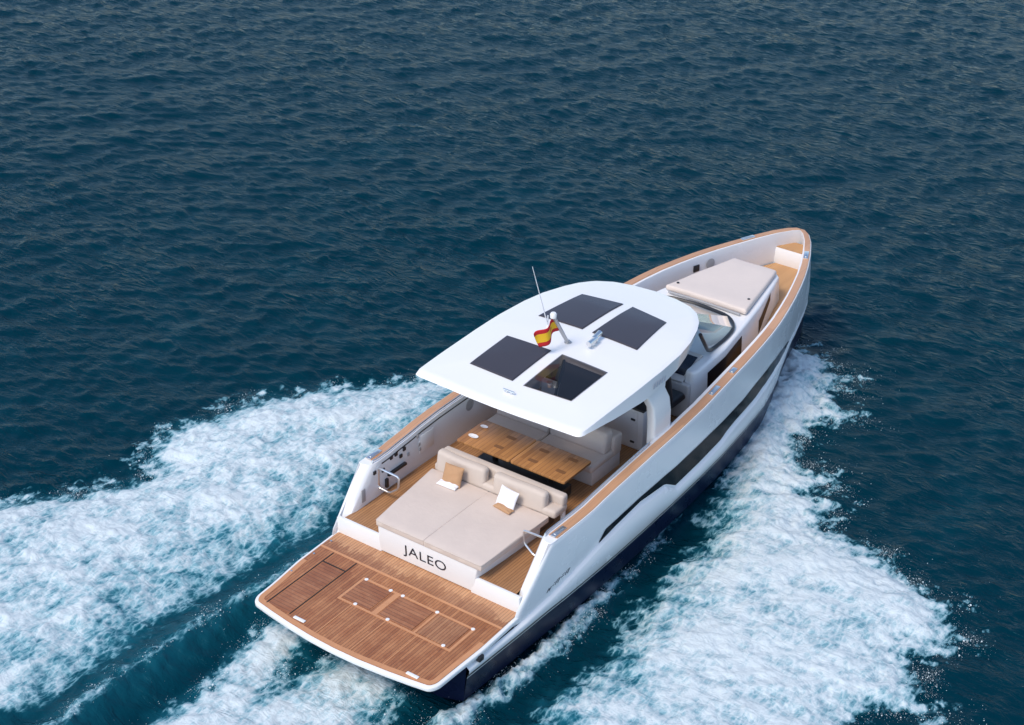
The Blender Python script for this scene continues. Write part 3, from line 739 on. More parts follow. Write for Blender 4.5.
# pillars standing on the side decks' inner coaming
for sg in (-1, 1):
    bm = BM(); prev = None
    prof = [(1.60, 6.54, 7.14), (1.80, 6.54, 7.14), (2.1, 6.53, 7.13), (2.4, 6.48, 7.06), (2.62, 6.38, 6.98), (2.78, 6.15, 7.0)]
    rings = []
    for z, xa, xb in prof:
        y0, y1 = sg * 1.66, sg * 1.84
        if z > 2.5: y0, y1 = sg * 1.60, sg * 1.78
        rr = round2([(xa, y0), (xb, y0), (xb, y1), (xa, y1)], .07, 4)
        rings.append([bm.verts.new((x, y, z)) for x, y in rr])
    for A, B in zip(rings, rings[1:]):
        for k in range(len(A)): bm.faces.new((A[k], A[(k + 1) % len(A)], B[(k + 1) % len(A)], B[k]))
    bm.faces.new(rings[0][::-1]); bm.faces.new(rings[-1])
    build('hardtop_pillar', bm, 'gelcoat', yacht, 40)
# fittings on the roof
zt = lambda x, y: top_z(x, y)
bm = BM(); m0 = Vector((6.51, .05, zt(6.51, .05) - .01)); m1 = Vector((6.03, .05, 3.86))
lathe(bm, [(.07, 0), (.07, .02), (.04, .03), (.04, .05)], m0, 14); tube(bm, [m0, m1], .036, 10)
mast = build('flag_mast', bm, 'grey_metal', hard)
bm = BM(); lathe(bm, [(.03, -.03), (.058, -.02), (.062, .05), (.045, .075), (.01, .08)], m1, 14); build('mast_light', bm, 'gelcoat', mast)
bm = BM(); a0 = Vector((6.68, .62, zt(6.68, .62))); lathe(bm, [(.03, 0), (.03, .06), (.014, .08), (.014, .3)], a0, 10); tube(bm, [a0 + Vector((0, 0, .1)), a0 + Vector((-.52, -.01, 1.5))], .012, 7, taper=.006); build('whip_antenna', bm, 'gelcoat', hard)
bm = BM(); lathe(bm, [(.02, 0), (.02, .05), (.03, .055), (.03, .08)], (6.35, .62, zt(6.35, .62)), 10); build('roof_stud', bm, 'grey_metal', hard)
hb = Vector((6.66, -.40, zt(6.66, -.4))); bm = BM()
lathe(bm, [(.06, -.005), (.06, .02), (.025, .03), (.025, .10)], hb, 12); lathe(bm, [(.05, -.005), (.05, .02), (.02, .03), (.02, .09)], hb + Vector((.16, .03, 0)), 12)
tube(bm, [hb + Vector((-.16, 0, .11)), hb + Vector((.05, 0, .12)), hb + Vector((.12, 0, .12))], .055, 12, taper=.03)
tube(bm, [hb + Vector((.05, .04, .12)), hb + Vector((.3, .06, .13))], .04, 10, taper=.055); build('horn', bm, 'steel', hard)
cl = Vector((4.56, -.06, zt(4.5, 0))); bm = BM()
for d in (-.05, .05): lathe(bm, [(.022, 0), (.016, .05)], cl + Vector((0, d, 0)), 8)
tube(bm, [cl + Vector((0, -.12, .06)), cl + Vector((0, .12, .06))], .017, 8); build('roof_cleat', bm, 'steel', hard)
# cable and lamp hanging below the roof over the sofa
bm = BM(); lathe(bm, [(.05, -.09), (.06, -.06), (.06, 0)], (5.6, -.2, 2.80), 12); build('ceiling_spot', bm, 'steel', hard)

# ------------------------------------------------------------------ rails and fittings in the cockpit
for sg in (-1, 1):
    bm = BM()
    pts = arc_round([(3.22, sg * 1.84, 1.44), (3.22, sg * 1.36, 1.42), (3.22, sg * 1.38, 1.16), (3.22, sg * 1.58, 1.0), (3.22, sg * 1.84, 1.02)], .06, 5, True)
    tube(bm, pts, .021, 8, True)
    for zz in (1.34, 1.06): tube(bm, [(3.22, sg * 1.82, zz), (3.22, sg * 1.90, zz)], .022, 8)
    build('grab_rail', bm, 'steel', yacht)
def wall_item(name, x, z, w_, h_, mat, d=.03, sg=1, bev=.006):
    bm = BM(); y = sg * (ys(x - .3) - wall_t(x))
    slab(bm, [(x - w_ / 2, y, z - h_ / 2), (x + w_ / 2, y, z - h_ / 2), (x + w_ / 2, y, z + h_ / 2), (x - w_ / 2, y, z + h_ / 2)], (0, -sg, 0), d, bev, 2)
    return build(name, bm, mat, yacht)
for x, z in ((3.10, 1.40), (3.34, 1.33), (3.58, 1.47), (3.72, 1.47), (3.86, 1.36), (3.96, 1.46)): wall_item('wall_latch', x, z, .07, .07, 'black_trim')
wall_item('vent', 2.78, 1.08, .10, .26, 'grey_plastic', .015)
wall_item('rod_bracket', 3.72, 1.16, .50, .05, 'black_trim', .06)
wall_item('rod_bracket', 3.42, 1.02, .06, .18, 'black_trim', .05)
for x, z in ((4.40, 1.33), (4.42, 1.22), (4.36, 1.52), (4.08, 1.28)): wall_item('socket', x, z, .05, .07, 'grey_plastic', .02)
wall_item('locker_door', 4.62, 1.30, .42, .36, 'gelcoat', .012)
for x in (5.9, 7.2):
    bm = BM(); lathe(bm, [(.0, .0), (.11, .0), (.12, .012), (.09, .016), (.085, .008), (.02, .012)], (0, 0, 0), 20)
    y = ys(x) - wall_t(x)
    for v in bm.verts: v.co = Vector((x + v.co.x, y - v.co.z, 1.46 + v.co.y))
    build('speaker', bm, 'grey_plastic', yacht)
for x, dark in ((12.9, True), (13.28, False)):
    bm = BM(); y = ys(x) - wall_t(x) - .01; t = math.atan2(ys(x + .2) - ys(x - .2), .4)
    if dark: box(bm, -.08, .08, -.02, .012, -.075, .075, .01)
    else:
        lathe(bm, [(.0, .0), (.11, .0), (.12, .012), (.09, .016)], (0, 0, 0), 18)
        for v in bm.verts: v.co = Vector((v.co.x, -v.co.z, v.co.y))
    Rz = Matrix.Rotation(t, 4, 'Z')
    for v in bm.verts: v.co = Rz @ v.co + Vector((x, y - .004, 1.76))
    build('porthole' if dark else 'speaker', bm, 'black_trim' if dark else 'grey_plastic', yacht)

# ------------------------------------------------------------------ loose things aboard
def scatter(name, c, w_, h_, tilt, yaw, mat, label, group, th=.075, seed=0):
    """pillow leaning: local plane (width along y, height along tilted z)"""
    bm = BM(); pad(bm, [(0, w_ / 2, 0), (0, -w_ / 2, 0), (0, -w_ / 2, h_), (0, w_ / 2, h_)], (-1, 0, 0), th, 2.6, .55, th * .9, .045, 20, .006, seed)
    o = build(name, bm, mat, None, 70); o.location = c; o.rotation_euler = (0, tilt, yaw)
    tag(o, label, 'cushion', group); return o
G = 'scatter cushions on the sun bed'
scatter('cushion', (3.80, .66, 1.215), .40, .38, R_(24), R_(4), 'fabric_tan', 'tan square cushion leaning on the port backrest of the sun bed', G, seed=1)
scatter('cushion', (3.80, -.52, 1.215), .42, .36, R_(28), R_(-8), 'fabric_white', 'white square cushion leaning on the starboard backrest of the sun bed', G, seed=2)
o = scatter('cushion', (3.68, .68, 1.245), .42, .15, R_(86), R_(2), 'fabric_white', 'white cushion lying flat under the foot of the leaning tan cushion', G, .05, 3)
o = scatter('cushion', (3.68, -.54, 1.245), .40, .14, R_(86), R_(-8), 'fabric_tan', 'tan cushion lying flat under the foot of the leaning white cushion', G, .045, 4)
for x, y, r, lab in ((5.30, 1.04, .065, 'smaller white oval disc near the forward edge of the teak dining table'), (4.92, 1.00, .085, 'larger white oval disc near the aft port corner of the teak dining table')):  # two shallow white oval discs at the port end of the table
    bm = BM(); lathe(bm, [(r * .55, 0), (r * .9, .012), (r, .02), (r * .93, .02), (r * .5, .008)], (0, 0, 0), 20)
    o = build('disc', bm, 'fabric_white', None); o.location = (x, y, 1.554); o.scale = (.75, 1.25, 1); tag(o, lab, 'disc', 'discs on the dining table')
# flag: red, yellow and red stripes, plain
m, ntf, p = newmat('flag_cloth')
tcf = N(ntf, 'ShaderNodeUVMap', uv_map='UVMap'); spf = N(ntf, 'ShaderNodeSeparateXYZ'); L(ntf, tcf.outputs[0], spf.inputs[0])
d_ = math_n(ntf, 'ABSOLUTE', math_n(ntf, 'SUBTRACT', spf.outputs[1], .5)); yl = ramp(ntf, d_, .245, .255, 1, 0)
cf = mixc(ntf, yl, (.52, .012, .02), (.85, .50, .02))
eu = math_n(ntf, 'SUBTRACT', spf.outputs[0], .36); ev = math_n(ntf, 'MULTIPLY', math_n(ntf, 'SUBTRACT', spf.outputs[1], .5), .66)
em = math_n(ntf, 'SQRT', math_n(ntf, 'ADD', math_n(ntf, 'MULTIPLY', eu, eu), math_n(ntf, 'MULTIPLY', ev, ev)))
cf = mixc(ntf, ramp(ntf, em, .075, .095, 1, 0), cf, (.50, .06, .03))
L(ntf, cf, p.inputs['Base Color']); p.inputs['Roughness'].default_value = .85; MATS['flag_cloth'] = m
bm = BM(); uvl = bm.loops.layers.uv.new('UVMap'); nu, nv = 22, 12; V = {}
h0 = Vector((6.06, .05, 3.80)); h1_ = Vector((6.22, .05, 3.50))
for i in range(nu + 1):
    for j in range(nv + 1):
        u, v = i / nu, j / nv
        p0 = h1_.lerp(h0, v)
        q = p0 + Vector((-.40 * u, .10 * u, -.06 * u - .16 * u * u - .02 * u * (1 - v)))
        q += Vector((.02, .09, .02)) * math.sin(u * 7.0 + v * 1.4) * u ** .6
        V[i, j] = bm.verts.new(q)
for i in range(nu):
    for j in range(nv):
        f = bm.faces.new((V[i, j], V[i + 1, j], V[i + 1, j + 1], V[i, j + 1]))
        for lp, (a, b) in zip(f.loops, ((i, j), (i + 1, j), (i + 1, j + 1), (i, j + 1))): lp[uvl].uv = (a / nu, b / nv)
flag = build('flag', bm, 'flag_cloth', None, 80)
sm = flag.modifiers.new('cloth', 'SOLIDIFY'); sm.thickness = .004
tag(flag, 'red and yellow striped flag streaming from the short mast on the hardtop', 'flag')

#@@WATER
# ------------------------------------------------------------------ sea
def perlin(x, y, seed=0):
    r = np.random.default_rng(1000 + seed); perm = r.permutation(512); ang = r.uniform(0, 2 * np.pi, 512); gx, gy = np.cos(ang), np.sin(ang)
    xi, yi = np.floor(x).astype(np.int64), np.floor(y).astype(np.int64); xf, yf = x - xi, y - yi
    u, v = xf * xf * xf * (xf * (xf * 6 - 15) + 10), yf * yf * yf * (yf * (yf * 6 - 15) + 10)
    def g(i, j, dx, dy):
        h = perm[(perm[(xi + i) & 511] + yi + j) & 511]; return gx[h] * dx + gy[h] * dy
    a = g(0, 0, xf, yf); b = g(1, 0, xf - 1, yf); c = g(0, 1, xf, yf - 1); d = g(1, 1, xf - 1, yf - 1)
    return (a + (b - a) * u) * (1 - v) + (c + (d - c) * u) * v
def fbm(x, y, octv=4, seed=0, gain=.5, ridge=False):
    s = 0; a = 1; t = 0
    for o in range(octv):
        n_ = perlin(x * 2 ** o + 13.7 * o, y * 2 ** o - 7.3 * o, seed + o)
        s = s + a * ((1 - 2.4 * np.abs(n_)) if ridge else 1.5 * n_); t += a; a *= gain
    return s / t
def sdf(px, py, poly):
    P_ = np.array(poly); d = np.full(px.shape, 1e9); inside = np.zeros(px.shape, bool)
    for i in range(len(P_)):
        ax, ay = P_[i - 1]; bx, by = P_[i]; ex, ey = bx - ax, by - ay
        t = np.clip(((px - ax) * ex + (py - ay) * ey) / (ex * ex + ey * ey + 1e-12), 0, 1)
        d = np.minimum(d, np.hypot(px - ax - t * ex, py - ay - t * ey))
        if ay != by: inside ^= ((ay > py) != (by > py)) & (px < ax + (py - ay) / (by - ay) * ex)
    return np.where(inside, d, -d)
def pline(px, py, pts):
    P_ = np.array(pts); d = np.full(px.shape, 1e9)
    for a, b in zip(P_, P_[1:]):
        e = b - a; t = np.clip(((px - a[0]) * e[0] + (py - a[1]) * e[1]) / (e @ e), 0, 1)
        d = np.minimum(d, np.hypot(px - a[0] - t * e[0], py - a[1] - t * e[1]))
    return d
sst = lambda x, a, b: (lambda t: t * t * (3 - 2 * t))(np.clip((x - a) / (b - a), 0, 1))
def axis(fine0, fine1, step, mid1, mstep, far, lo):
    a = list(np.arange(fine0, fine1, step)); s = step
    x = a[-1]
    while x < mid1: s = min(mstep, s * 1.02); x += s; a.append(x)
    while x < far: s *= 1.25; x += s; a.append(x)
    x = fine0; s = step; b = []
    while x > lo: s = s * (1.06 if x > fine0 - 8 else 1.3); x -= s; b.append(x)
    return np.array(b[::-1] + a)
AX = axis(-5.2, 16.5, .055, 48, .13, 700, -500); AY = axis(-9.5, 10.5, .055, 38, .12, 700, -500)
GX, GY = np.meshgrid(AX, AY, indexing='ij'); shp = GX.shape
X, Y = GX.ravel(), GY.ravel()
near = (X > -14) & (X < 20) & (Y > -18) & (Y < 16)
# chop: short crested waves running with the view, plus cross chop
H = np.zeros_like(X); DX = np.zeros_like(X); DY = np.zeros_like(X)
r_ = np.random.default_rng(5); dist = np.hypot(X - 6, Y - 2); fade = 1 / (1 + (dist / 170) ** 4)
for i in range(96):
    lam = float(np.exp(r_.uniform(np.log(.34), np.log(3.4)))); th = R_(50) + r_.normal(0, .60); k = 2 * np.pi / lam
    a = .0040 * lam ** .62 / (1 + (lam / 1.4) ** 2) ** .5 * r_.uniform(.6, 1.3); ph = k * (X * np.cos(th) + Y * np.sin(th)) + r_.uniform(0, 6.28)
    gate = .55 + .9 * np.clip(.5 + 1.2 * perlin(X / (lam * 3.0) + i * 3.1, Y / (lam * 3.0) - i * 1.7, i), 0, 1) if lam > 0.9 else 1.0
    f_ = a * gate * fade
    H += f_ * np.cos(ph); DX -= .75 * f_ * np.cos(th) * np.sin(ph); DY -= .75 * f_ * np.sin(th) * np.sin(ph)
# wake regions (world metres on the water plane)
PORT = [(12.6, 1.35), (11.6, 2.5), (10.4, 4.0), (9.08, 5.1), (8.75, 5.24), (8.3, 5.84), (7.28, 6.65), (6.26, 7.43), (5.07, 7.87), (3.89, 8.12), (2.92, 7.82), (2.82, 7.22), (2.29, 7.44), (1.35, 7.82), (.82, 8.35), (.27, 8.86), (-.8, 9.28), (-4, 10.6), (-9, 12.6), (-9, 4.6), (-4.9, 4.05), (-3.95, 3.72), (-2.97, 3.45), (-2.1, 3.22), (-1.09, 3.3), (.29, 3.5), (1.4, 3.38), (2.17, 3.12), (2.86, 2.95), (4.01, 2.9), (6.3, 3.0), (8.5, 2.6), (11, 1.9)]
STBD = [(14.6, .1), (14.95, -.55), (14.25, -2.25), (13.45, -2.2), (12.85, -2.85), (11.96, -2.29), (11.13, -2.66), (10.39, -2.91), (10.44, -3.83), (9.78, -3.53), (9.76, -4.31), (9.04, -4.19), (8.83, -5.54), (8.46, -5.83), (8.26, -7.11), (6.97, -7.79), (6.28, -7.27), (5.23, -8.17), (4.49, -7.42), (4.07, -7.43), (2.0, -8.2), (-3, -10.2), (-9, -12.4), (-9, -4.6), (-.76, -2.67), (.5, -2.62), (1.66, -2.66), (2.72, -2.84), (4.0, -2.78), (5.06, -2.6), (5.82, -2.5), (6.68, -2.4), (7.82, -2.1), (9.22, -1.6), (10.79, -1.15), (12.54, -.6)]
WASH_P = [(.9, 2.05), (.95, 1.75), (.25, 1.15), (-.6, .95), (-1.5, .55), (-3.2, .3), (-9, .4), (-9, 2.6), (-3.2, 1.75), (-1.5, 1.6), (-.3, 1.85)]
WASH_C = [(1.2, .45), (1.2, -.75), (.3, -1.0), (-.15, -1.15), (-.6, -1.3), (-1.6, -1.6), (-9, -2.4), (-9, 1.4), (-3.4, 1.2), (-1.9, 1.05), (-1.0, .85), (-.2, .55)]
SPRAY = [(7.6, -2.05), (5.3, -2.15), (3.27, -2.22), (1.83, -2.28), (1.0, -2.2), (.06, -1.95), (-.64, -1.85), (-1.6, -1.75), (-9, -2.6), (-9, -3.3), (-1.3, -2.35), (.25, -2.48), (1.32, -2.62), (3.19, -2.62), (4.55, -2.45), (6.0, -2.3)]
RIDGE = [(4.2, 2.45), (2.9, 2.62), (1.5, 2.72), (.23, 2.90), (-1.46, 2.93), (-2.58, 2.95), (-3.54, 2.83), (-9, 3.4)]
mv = lambda p, dx, dy: [(x + dx, y + dy) for x, y in p]
SPRAY = mv(SPRAY, .25, .26); WASH_P = mv(WASH_P, .18, .12); WASH_C = mv(WASH_C, .18, .12)
xn, yn = X[near], Y[near]
wx = .55 * fbm(xn / 1.3, yn / 1.3, 6, 11, .66); wy = .55 * fbm(xn / 1.3 + 40, yn / 1.3, 6, 17, .66)
fx, fy = .24 * fbm(xn / .28, yn / .28, 3, 23, .6), .24 * fbm(xn / .28 + 9, yn / .28, 3, 29, .6)
sp_ = sdf(xn + wx * .9 + fx, yn + wy * .9 + fy, PORT); ss_ = sdf(xn + wx * .75 + fx * 1.5, yn + wy * .75 + fy * 1.5, STBD)
swp = sdf(xn + wx * .35 + fx, yn + wy * .35 + fy, WASH_P); swc = sdf(xn + wx * .5 + fx, yn + wy * .5 + fy, WASH_C); sspr = sdf(xn + wx * .25 + fx, yn + wy * .25 + fy, SPRAY)
dr = pline(xn + wx * .12, yn + wy * .12, RIDGE)
# how far from the inner (boat) edge of each wake: foam thins to aerated teal there
inner_p = [(11, 1.9), (8.5, 2.6), (6.3, 3.0), (4.01, 2.9), (2.86, 2.95), (1.4, 3.38), (.29, 3.5), (-1.09, 3.3), (-2.97, 3.45), (-9, 4.6)]
inner_s = [(12.54, -1.09), (10.79, -1.56), (9.22, -1.7), (7.82, -2.1), (6.68, -2.4), (5.06, -2.6), (4.0, -2.78), (1.66, -2.66), (-.76, -2.67), (-9, -4.6)]
dip = pline(xn + wx, yn + wy, inner_p); dis_ = pline(xn + wx, yn + wy, inner_s)
big = fbm(xn / 1.7, yn / 1.7, 5, 41, .55); med = fbm(xn / .62, yn / .62, 4, 47, .6)
a_, b_ = fbm(xn / 1.5, yn / 1.5, 4, 101, .5), fbm(xn / 1.5 + 31, yn / 1.5 + 7, 4, 107, .5)
swirl = fbm(xn / .95 + 1.5 * a_, yn / .95 + 1.5 * b_, 6, 113, .6)
rid = fbm(xn / .55 + .9 * swirl + .5 * a_, yn / .55 + .9 * b_, 5, 127, .62, True)
# streaks thrown outwards on the starboard side
ca, sa = math.cos(R_(-62)), math.sin(R_(-62)); su, sv = xn * ca + yn * sa, -xn * sa + yn * ca
streak = fbm(su / 1.6, sv / .26, 4, 53, .6)
Fp = sst(sp_, -.18, .50) * (.34 + .36 * sst(dip, .1, 2.6)) + (.34 * big + .46 * swirl + .16 * (rid - .35)) * sst(sp_, -.1, .3)
Fs = sst(ss_ + .30 * streak, -.22, .50) * (.34 + .38 * np.maximum(sst(dis_, .0, 1.6), sst(xn, 8.5, 10.5))) + (.24 * big + .18 * streak + (.30 + .16 * sst(4.0 - xn, -4, 4)) * swirl + .14 * (rid - .35)) * sst(ss_, -.3, .3)
aftdim = sst(xn, 1.0, 5.5)
Fs = Fs - (1 - aftdim) * .26 * sst(2.2 - dis_, 0, 1.6) * sst(ss_, 0, .3)
Fw = np.maximum(sst(swp, -.2, .35) * .74, sst(swc, -.25, .5) * .74) + (.22 * med + .25 * swirl) * sst(np.maximum(swp, swc), -.3, .2)
Fsp = sst(sspr, -.16, .22) * (.52 + .5 * med + .35 * (rid - .3))
Fr = np.exp(-(dr / .12) ** 2) * .34 * (.6 + .9 * med) + np.exp(-(dr / .5) ** 2) * .10
lace = np.clip(.25 + 1.9 * fbm(xn / .42, yn / .42, 5, 91, .68), 0, 1.3)
fing = np.clip(.5 + 1.6 * fbm(su / 1.1, sv / .22, 4, 137, .65), 0, 1.4)
Fe = .74 * lace * np.maximum.reduce([np.exp(-((sp_ + .06) / .30) ** 2) * (yn > 4.5), fing * np.exp(-((ss_ + .12) / .42) ** 2) * sst(dis_, .5, 1.2) * (xn > 0), .8 * np.exp(-((np.maximum(swp, swc) + .05) / .2) ** 2) * (xn < 1)])
FO = np.clip(np.maximum.reduce([Fp, Fs, Fw, Fsp, Fr, Fe]), 0, 1.1)
# aerated, milky green water round and under the foam
A_ = np.clip(np.maximum.reduce([sst(sp_, -.45, .9) * .95, sst(ss_, -.05, .9) * .9, sst(np.maximum(swp, swc), -.5, .5), .25 * sst(sspr, -.2, .2), .5 * np.exp(-(dr / .55) ** 2)]) + .15 * big, 0, 1)
foam = np.zeros_like(X); air = np.zeros_like(X); foam[near] = FO; air[near] = A_
# relief: piled up foam, thrown crest, hollow behind the transom and along the hull
rel = np.zeros_like(X)
tur = fbm(xn / .75, yn / .75, 5, 61, .6); tur2 = fbm(xn / .24, yn / .24, 3, 67, .6)
hp, hs, hw = sst(sp_, -.2, 1.6), sst(ss_, -.1, 1.2), sst(np.maximum(swp, swc), -.2, .7)
bowh = sst(xn, 8.5, 13.5)
rel_n = .26 * hp + (.18 + .10 * bowh) * hs + .10 * hw + (.17 * hp + .10 * hs + .12 * hw) * (.6 * tur + .5 * swirl) + .035 * (rid - .4) * np.clip(FO, 0, 1) + .02 * tur2 * np.clip(FO, 0, 1) + .26 * np.exp(-(dr / .42) ** 2) * (1 + .5 * med) + .05 * tur2 * np.exp(-(dr / .7) ** 2)
rel_n += .018 * fbm(xn / .16, yn / .16, 2, 71) * np.clip(FO, 0, 1)
hollow = np.exp(-((xn + .6) / 2.0) ** 2 - (yn / 1.9) ** 2) * .03 + .08 * np.exp(-((yn + 2.3) / .7) ** 2) * sst(xn, 0, 3) * (1 - sst(xn, 7, 9))
rel_n += .26 * sst(sspr, -.15, .3) * (1 - sst(xn, 3.5, 6.5)) * sst(xn, -2, .5) + .24 * np.exp(-(dis_ / .5) ** 2) * bowh * sst(ss_, -.2, .4)
rel_n -= hollow
# keep the surface out of the hull's inside
rel[near] = rel_n
calm = np.zeros_like(X); calm[near] = np.clip(np.maximum.reduce([hp, hs, hw]), 0, 1)
Z = W + H * (1 - .55 * calm) + rel
XX, YY = X + DX * (1 - .7 * calm), Y + DY * (1 - .7 * calm)
nx, ny = shp
co = np.stack([XX, YY, Z], 1).astype(np.float32)
G3 = co.reshape(nx, ny, 3)
du = np.gradient(G3, axis=0); dv = np.gradient(G3, axis=1); nor = np.cross(du, dv); nor /= np.linalg.norm(nor, axis=2, keepdims=True); nor = nor.reshape(-1, 3)
ii, jj = np.meshgrid(np.arange(nx - 1), np.arange(ny - 1), indexing='ij'); a = (ii * ny + jj).ravel()
quads = np.stack([a, a + ny, a + ny + 1, a + 1], 1)
fq = foam[quads].max(1)
is_foam = fq > .30
def grid_mesh(name, q, mat, kind):
    used = np.unique(q); mp = np.full(len(co), -1, np.int64); mp[used] = np.arange(len(used)); q2 = mp[q]
    me = bpy.data.meshes.new(name); me.vertices.add(len(used)); me.vertices.foreach_set('co', co[used].ravel())
    me.loops.add(q2.size); me.loops.foreach_set('vertex_index', q2.ravel().astype(np.int32))
    me.polygons.add(len(q2)); me.polygons.foreach_set('loop_start', (np.arange(len(q2)) * 4).astype(np.int32))
    me.polygons.foreach_set('use_smooth', np.ones(len(q2), bool))
    for nm_, arr in (('foam', foam), ('air', air)):
        at = me.attributes.new(nm_, 'FLOAT', 'POINT'); at.data.foreach_set('value', arr[used].astype(np.float32))
    me.update(calc_edges=True); me.validate()
    me.normals_split_custom_set_from_vertices(nor[used].tolist())
    o = link(name, me, mat); o['kind'] = kind
    return o
m, nw, p = newmat('sea_water')
tc = N(nw, 'ShaderNodeTexCoord'); obj_ = tc.outputs['Object']
fa = N(nw, 'ShaderNodeAttribute', attribute_name='foam').outputs['Fac']; aa = N(nw, 'ShaderNodeAttribute', attribute_name='air').outputs['Fac']
ms = N(nw, 'ShaderNodeMapping'); ms.inputs['Rotation'].default_value = (0, 0, R_(52)); ms.inputs['Scale'].default_value = (.5, 1.0, 1.0); L(nw, obj_, ms.inputs['Vector']); flow = ms.outputs[0]
n1 = N(nw, 'ShaderNodeTexNoise', i_Scale=2.6, i_Detail=9.0, i_Roughness=.68, i_Distortion=.6); L(nw, flow, n1.inputs['Vector'])
n2 = N(nw, 'ShaderNodeTexNoise', i_Scale=11.0, i_Detail=6.0, i_Roughness=.7, i_Distortion=.4); L(nw, flow, n2.inputs['Vector'])
# warped cells give the lacy bubble net
p.inputs['Specular Tint'].default_value = (.30, .75, 1.0, 1)
p.inputs['Specular IOR Level'].default_value = .22
wv = N(nw, 'ShaderNodeVectorMath', operation='SCALE'); wv.inputs['Scale'].default_value = .22; L(nw, n1.outputs['Color'], wv.inputs[0])
av = N(nw, 'ShaderNodeVectorMath', operation='ADD'); L(nw, flow, av.inputs[0]); L(nw, wv.outputs[0], av.inputs[1])
vo = N(nw, 'ShaderNodeTexVoronoi', feature='DISTANCE_TO_EDGE', i_Scale=4.6, i_Randomness=1.0); L(nw, av.outputs[0], vo.inputs['Vector'])
net = ramp(nw, vo.outputs['Distance'], .0, .22, 1, 0)
vo2 = N(nw, 'ShaderNodeTexVoronoi', feature='DISTANCE_TO_EDGE', i_Scale=10.5, i_Randomness=1.0); L(nw, av.outputs[0], vo2.inputs['Vector'])
net2 = ramp(nw, vo2.outputs['Distance'], .0, .2, 1, 0)
k = math_n(nw, 'ADD', fa, math_n(nw, 'MULTIPLY', math_n(nw, 'SUBTRACT', n1.outputs['Fac'], .5), .85))
k = math_n(nw, 'ADD', k, math_n(nw, 'MULTIPLY', math_n(nw, 'SUBTRACT', n2.outputs['Fac'], .5), .42))
k = math_n(nw, 'ADD', k, math_n(nw, 'MULTIPLY', math_n(nw, 'SUBTRACT', net, .4), .16))
k = math_n(nw, 'ADD', k, math_n(nw, 'MULTIPLY', math_n(nw, 'SUBTRACT', net2, .4), .12))
k = math_n(nw, 'MULTIPLY', k, ramp(nw, fa, .03, .22))
cov = ramp(nw, k, .24, .90)
deep = (.0002, .0235, .0385)
sub = mixc(nw, math_n(nw, 'MULTIPLY', aa, .85), deep, (.010, .115, .165))
sub = mixc(nw, math_n(nw, 'MULTIPLY', ramp(nw, k, .12, .55), .75), sub, (.11, .36, .45))
col = mixc(nw, cov, sub, (.58, .655, .68))
L(nw, col, p.inputs['Base Color']); p.inputs['IOR'].default_value = 1.20
rr = N(nw, 'ShaderNodeMapRange'); L(nw, cov, rr.inputs[0]); rr.inputs[3].default_value = .09; rr.inputs[4].default_value = .75; L(nw, rr.outputs[0], p.inputs['Roughness'])
# fine ripples, longer across the wind, then foam grain
mp_ = N(nw, 'ShaderNodeMapping'); mp_.inputs['Rotation'].default_value = (0, 0, R_(-48)); mp_.inputs['Scale'].default_value = (1.0, .42, 1.0); L(nw, obj_, mp_.inputs['Vector'])
r1 = N(nw, 'ShaderNodeTexNoise', i_Scale=5.2, i_Detail=5.0, i_Roughness=.62, i_Distortion=.6); L(nw, mp_.outputs[0], r1.inputs['Vector'])
b1 = N(nw, 'ShaderNodeBump', i_Strength=.6, i_Distance=.085); L(nw, r1.outputs['Fac'], b1.inputs['Height'])
mq = N(nw, 'ShaderNodeMapping'); mq.inputs['Rotation'].default_value = (0, 0, R_(-44)); mq.inputs['Scale'].default_value = (1.0, .30, 1.0); L(nw, obj_, mq.inputs['Vector'])
r2 = N(nw, 'ShaderNodeTexNoise', i_Scale=1.9, i_Detail=4.0, i_Roughness=.55, i_Distortion=.8); L(nw, mq.outputs[0], r2.inputs['Vector'])
rdg = math_n(nw, 'POWER', math_n(nw, 'SUBTRACT', 1.0, math_n(nw, 'MULTIPLY', math_n(nw, 'ABSOLUTE', math_n(nw, 'SUBTRACT', r2.outputs['Fac'], .5)), 3.2), clamp=True), 5.0)
pat = N(nw, 'ShaderNodeTexNoise', i_Scale=.16, i_Detail=3.0); L(nw, obj_, pat.inputs['Vector'])
rdg = math_n(nw, 'MULTIPLY', rdg, ramp(nw, fa, .01, .12, 1, 0))
b3 = N(nw, 'ShaderNodeBump', i_Distance=.022); L(nw, ramp(nw, pat.outputs['Fac'], .35, .65, .25, 1.0), b3.inputs['Strength']); L(nw, rdg, b3.inputs['Height']); L(nw, b1.outputs[0], b3.inputs['Normal'])
b2 = N(nw, 'ShaderNodeBump', i_Strength=.35, i_Distance=.035); L(nw, math_n(nw, 'MULTIPLY', k, ramp(nw, fa, .05, .3)), b2.inputs['Height']); L(nw, b3.outputs[0], b2.inputs['Normal'])
L(nw, b2.outputs[0], p.inputs['Normal'])
MATS['sea_water'] = m
grid_mesh('sea', quads[~is_foam], 'sea_water', 'structure')
wf = grid_mesh('wake_foam', quads[is_foam], 'sea_water', 'stuff')
wf['label'] = 'white churned foam of the wake on both sides of the yacht'; wf['category'] = 'foam'
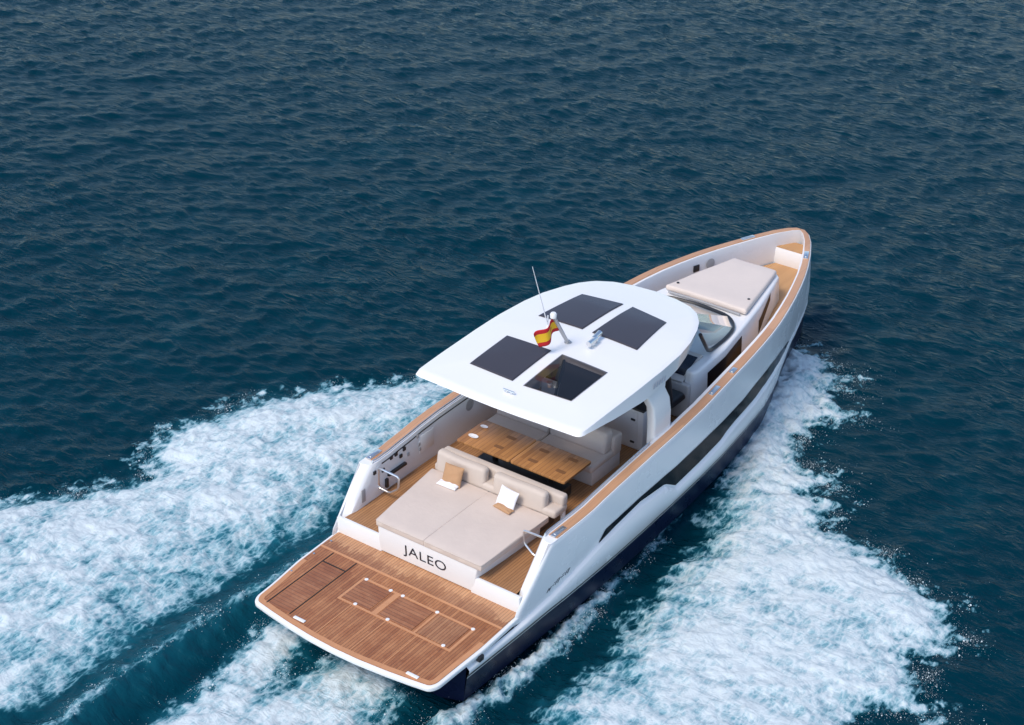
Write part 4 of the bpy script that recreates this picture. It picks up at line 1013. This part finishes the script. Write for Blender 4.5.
# spray: drops thrown off the outer edges of the bow wave, the hull side and the propeller wash
oct_v = np.array([(1, 0, 0), (-1, 0, 0), (0, 1, 0), (0, -1, 0), (0, 0, 1), (0, 0, -1)], float)
oct_f = np.array([(0, 2, 4), (2, 1, 4), (1, 3, 4), (3, 0, 4), (2, 0, 5), (1, 2, 5), (3, 1, 5), (0, 3, 5)])
zn = Z[near]
def pick(wt, cnt):
    wt = np.clip(wt, 0, None); return RNG.choice(len(xn), cnt, p=wt / wt.sum())
cell = np.ones_like(xn)
clump = np.clip(.35 + 1.6 * fbm(xn / .5, yn / .5, 4, 83, .6), .02, None) ** 2
outer_s = sst(dis_, .5, 1.2)
g_ = lambda d, c, s_in, s_out: np.where(d > c, np.exp(-((d - c) / s_in) ** 2), np.exp((d - c) / s_out))
dw_ = np.maximum(swp, swc)
idx = np.concatenate([
    pick(g_(ss_, -.02, .10, .10) * (xn > 1) * outer_s * clump, 5500), pick(g_(ss_, -.1, .2, .22) * (xn > 2) * (streak > .05) * outer_s * clump, 3000),
    pick(g_(sp_, 0, .10, .09) * (yn > 4.5) * clump, 3800), pick(g_(sspr, .02, .08, .07) * (xn < 7) * clump, 4500), pick(g_(dw_, .02, .12, .10) * (xn > -4) * clump, 3500),
    pick(np.exp(-(dr / .10) ** 2) * (xn > -5) * clump, 1500)])
M_ = len(idx); rad = np.exp(RNG.normal(np.log(.0032), .6, M_)); hgt = np.abs(RNG.normal(0, .05, M_)) + .003
pos = np.stack([xn[idx] + RNG.normal(0, .07, M_), yn[idx] + RNG.normal(0, .07, M_), zn[idx] + hgt], 1)
vv = (pos[:, None, :] + oct_v[None] * rad[:, None, None]).reshape(-1, 3); ff = (oct_f[None] + 6 * np.arange(M_)[:, None, None]).reshape(-1, 3)
me = bpy.data.meshes.new('sea_spray'); me.vertices.add(len(vv)); me.vertices.foreach_set('co', vv.astype(np.float32).ravel())
me.loops.add(ff.size); me.loops.foreach_set('vertex_index', ff.ravel().astype(np.int32)); me.polygons.add(len(ff)); me.polygons.foreach_set('loop_start', (np.arange(len(ff)) * 3).astype(np.int32)); me.polygons.foreach_set('use_smooth', np.ones(len(ff), bool)); me.update(calc_edges=True)
simple('spray_white', (.60, .68, .71), .5, var=.02)
so = link('sea_spray', me, 'spray_white'); so['kind'] = 'stuff'; so['label'] = 'fine white droplets thrown up along the edges of the wake'; so['category'] = 'spray'
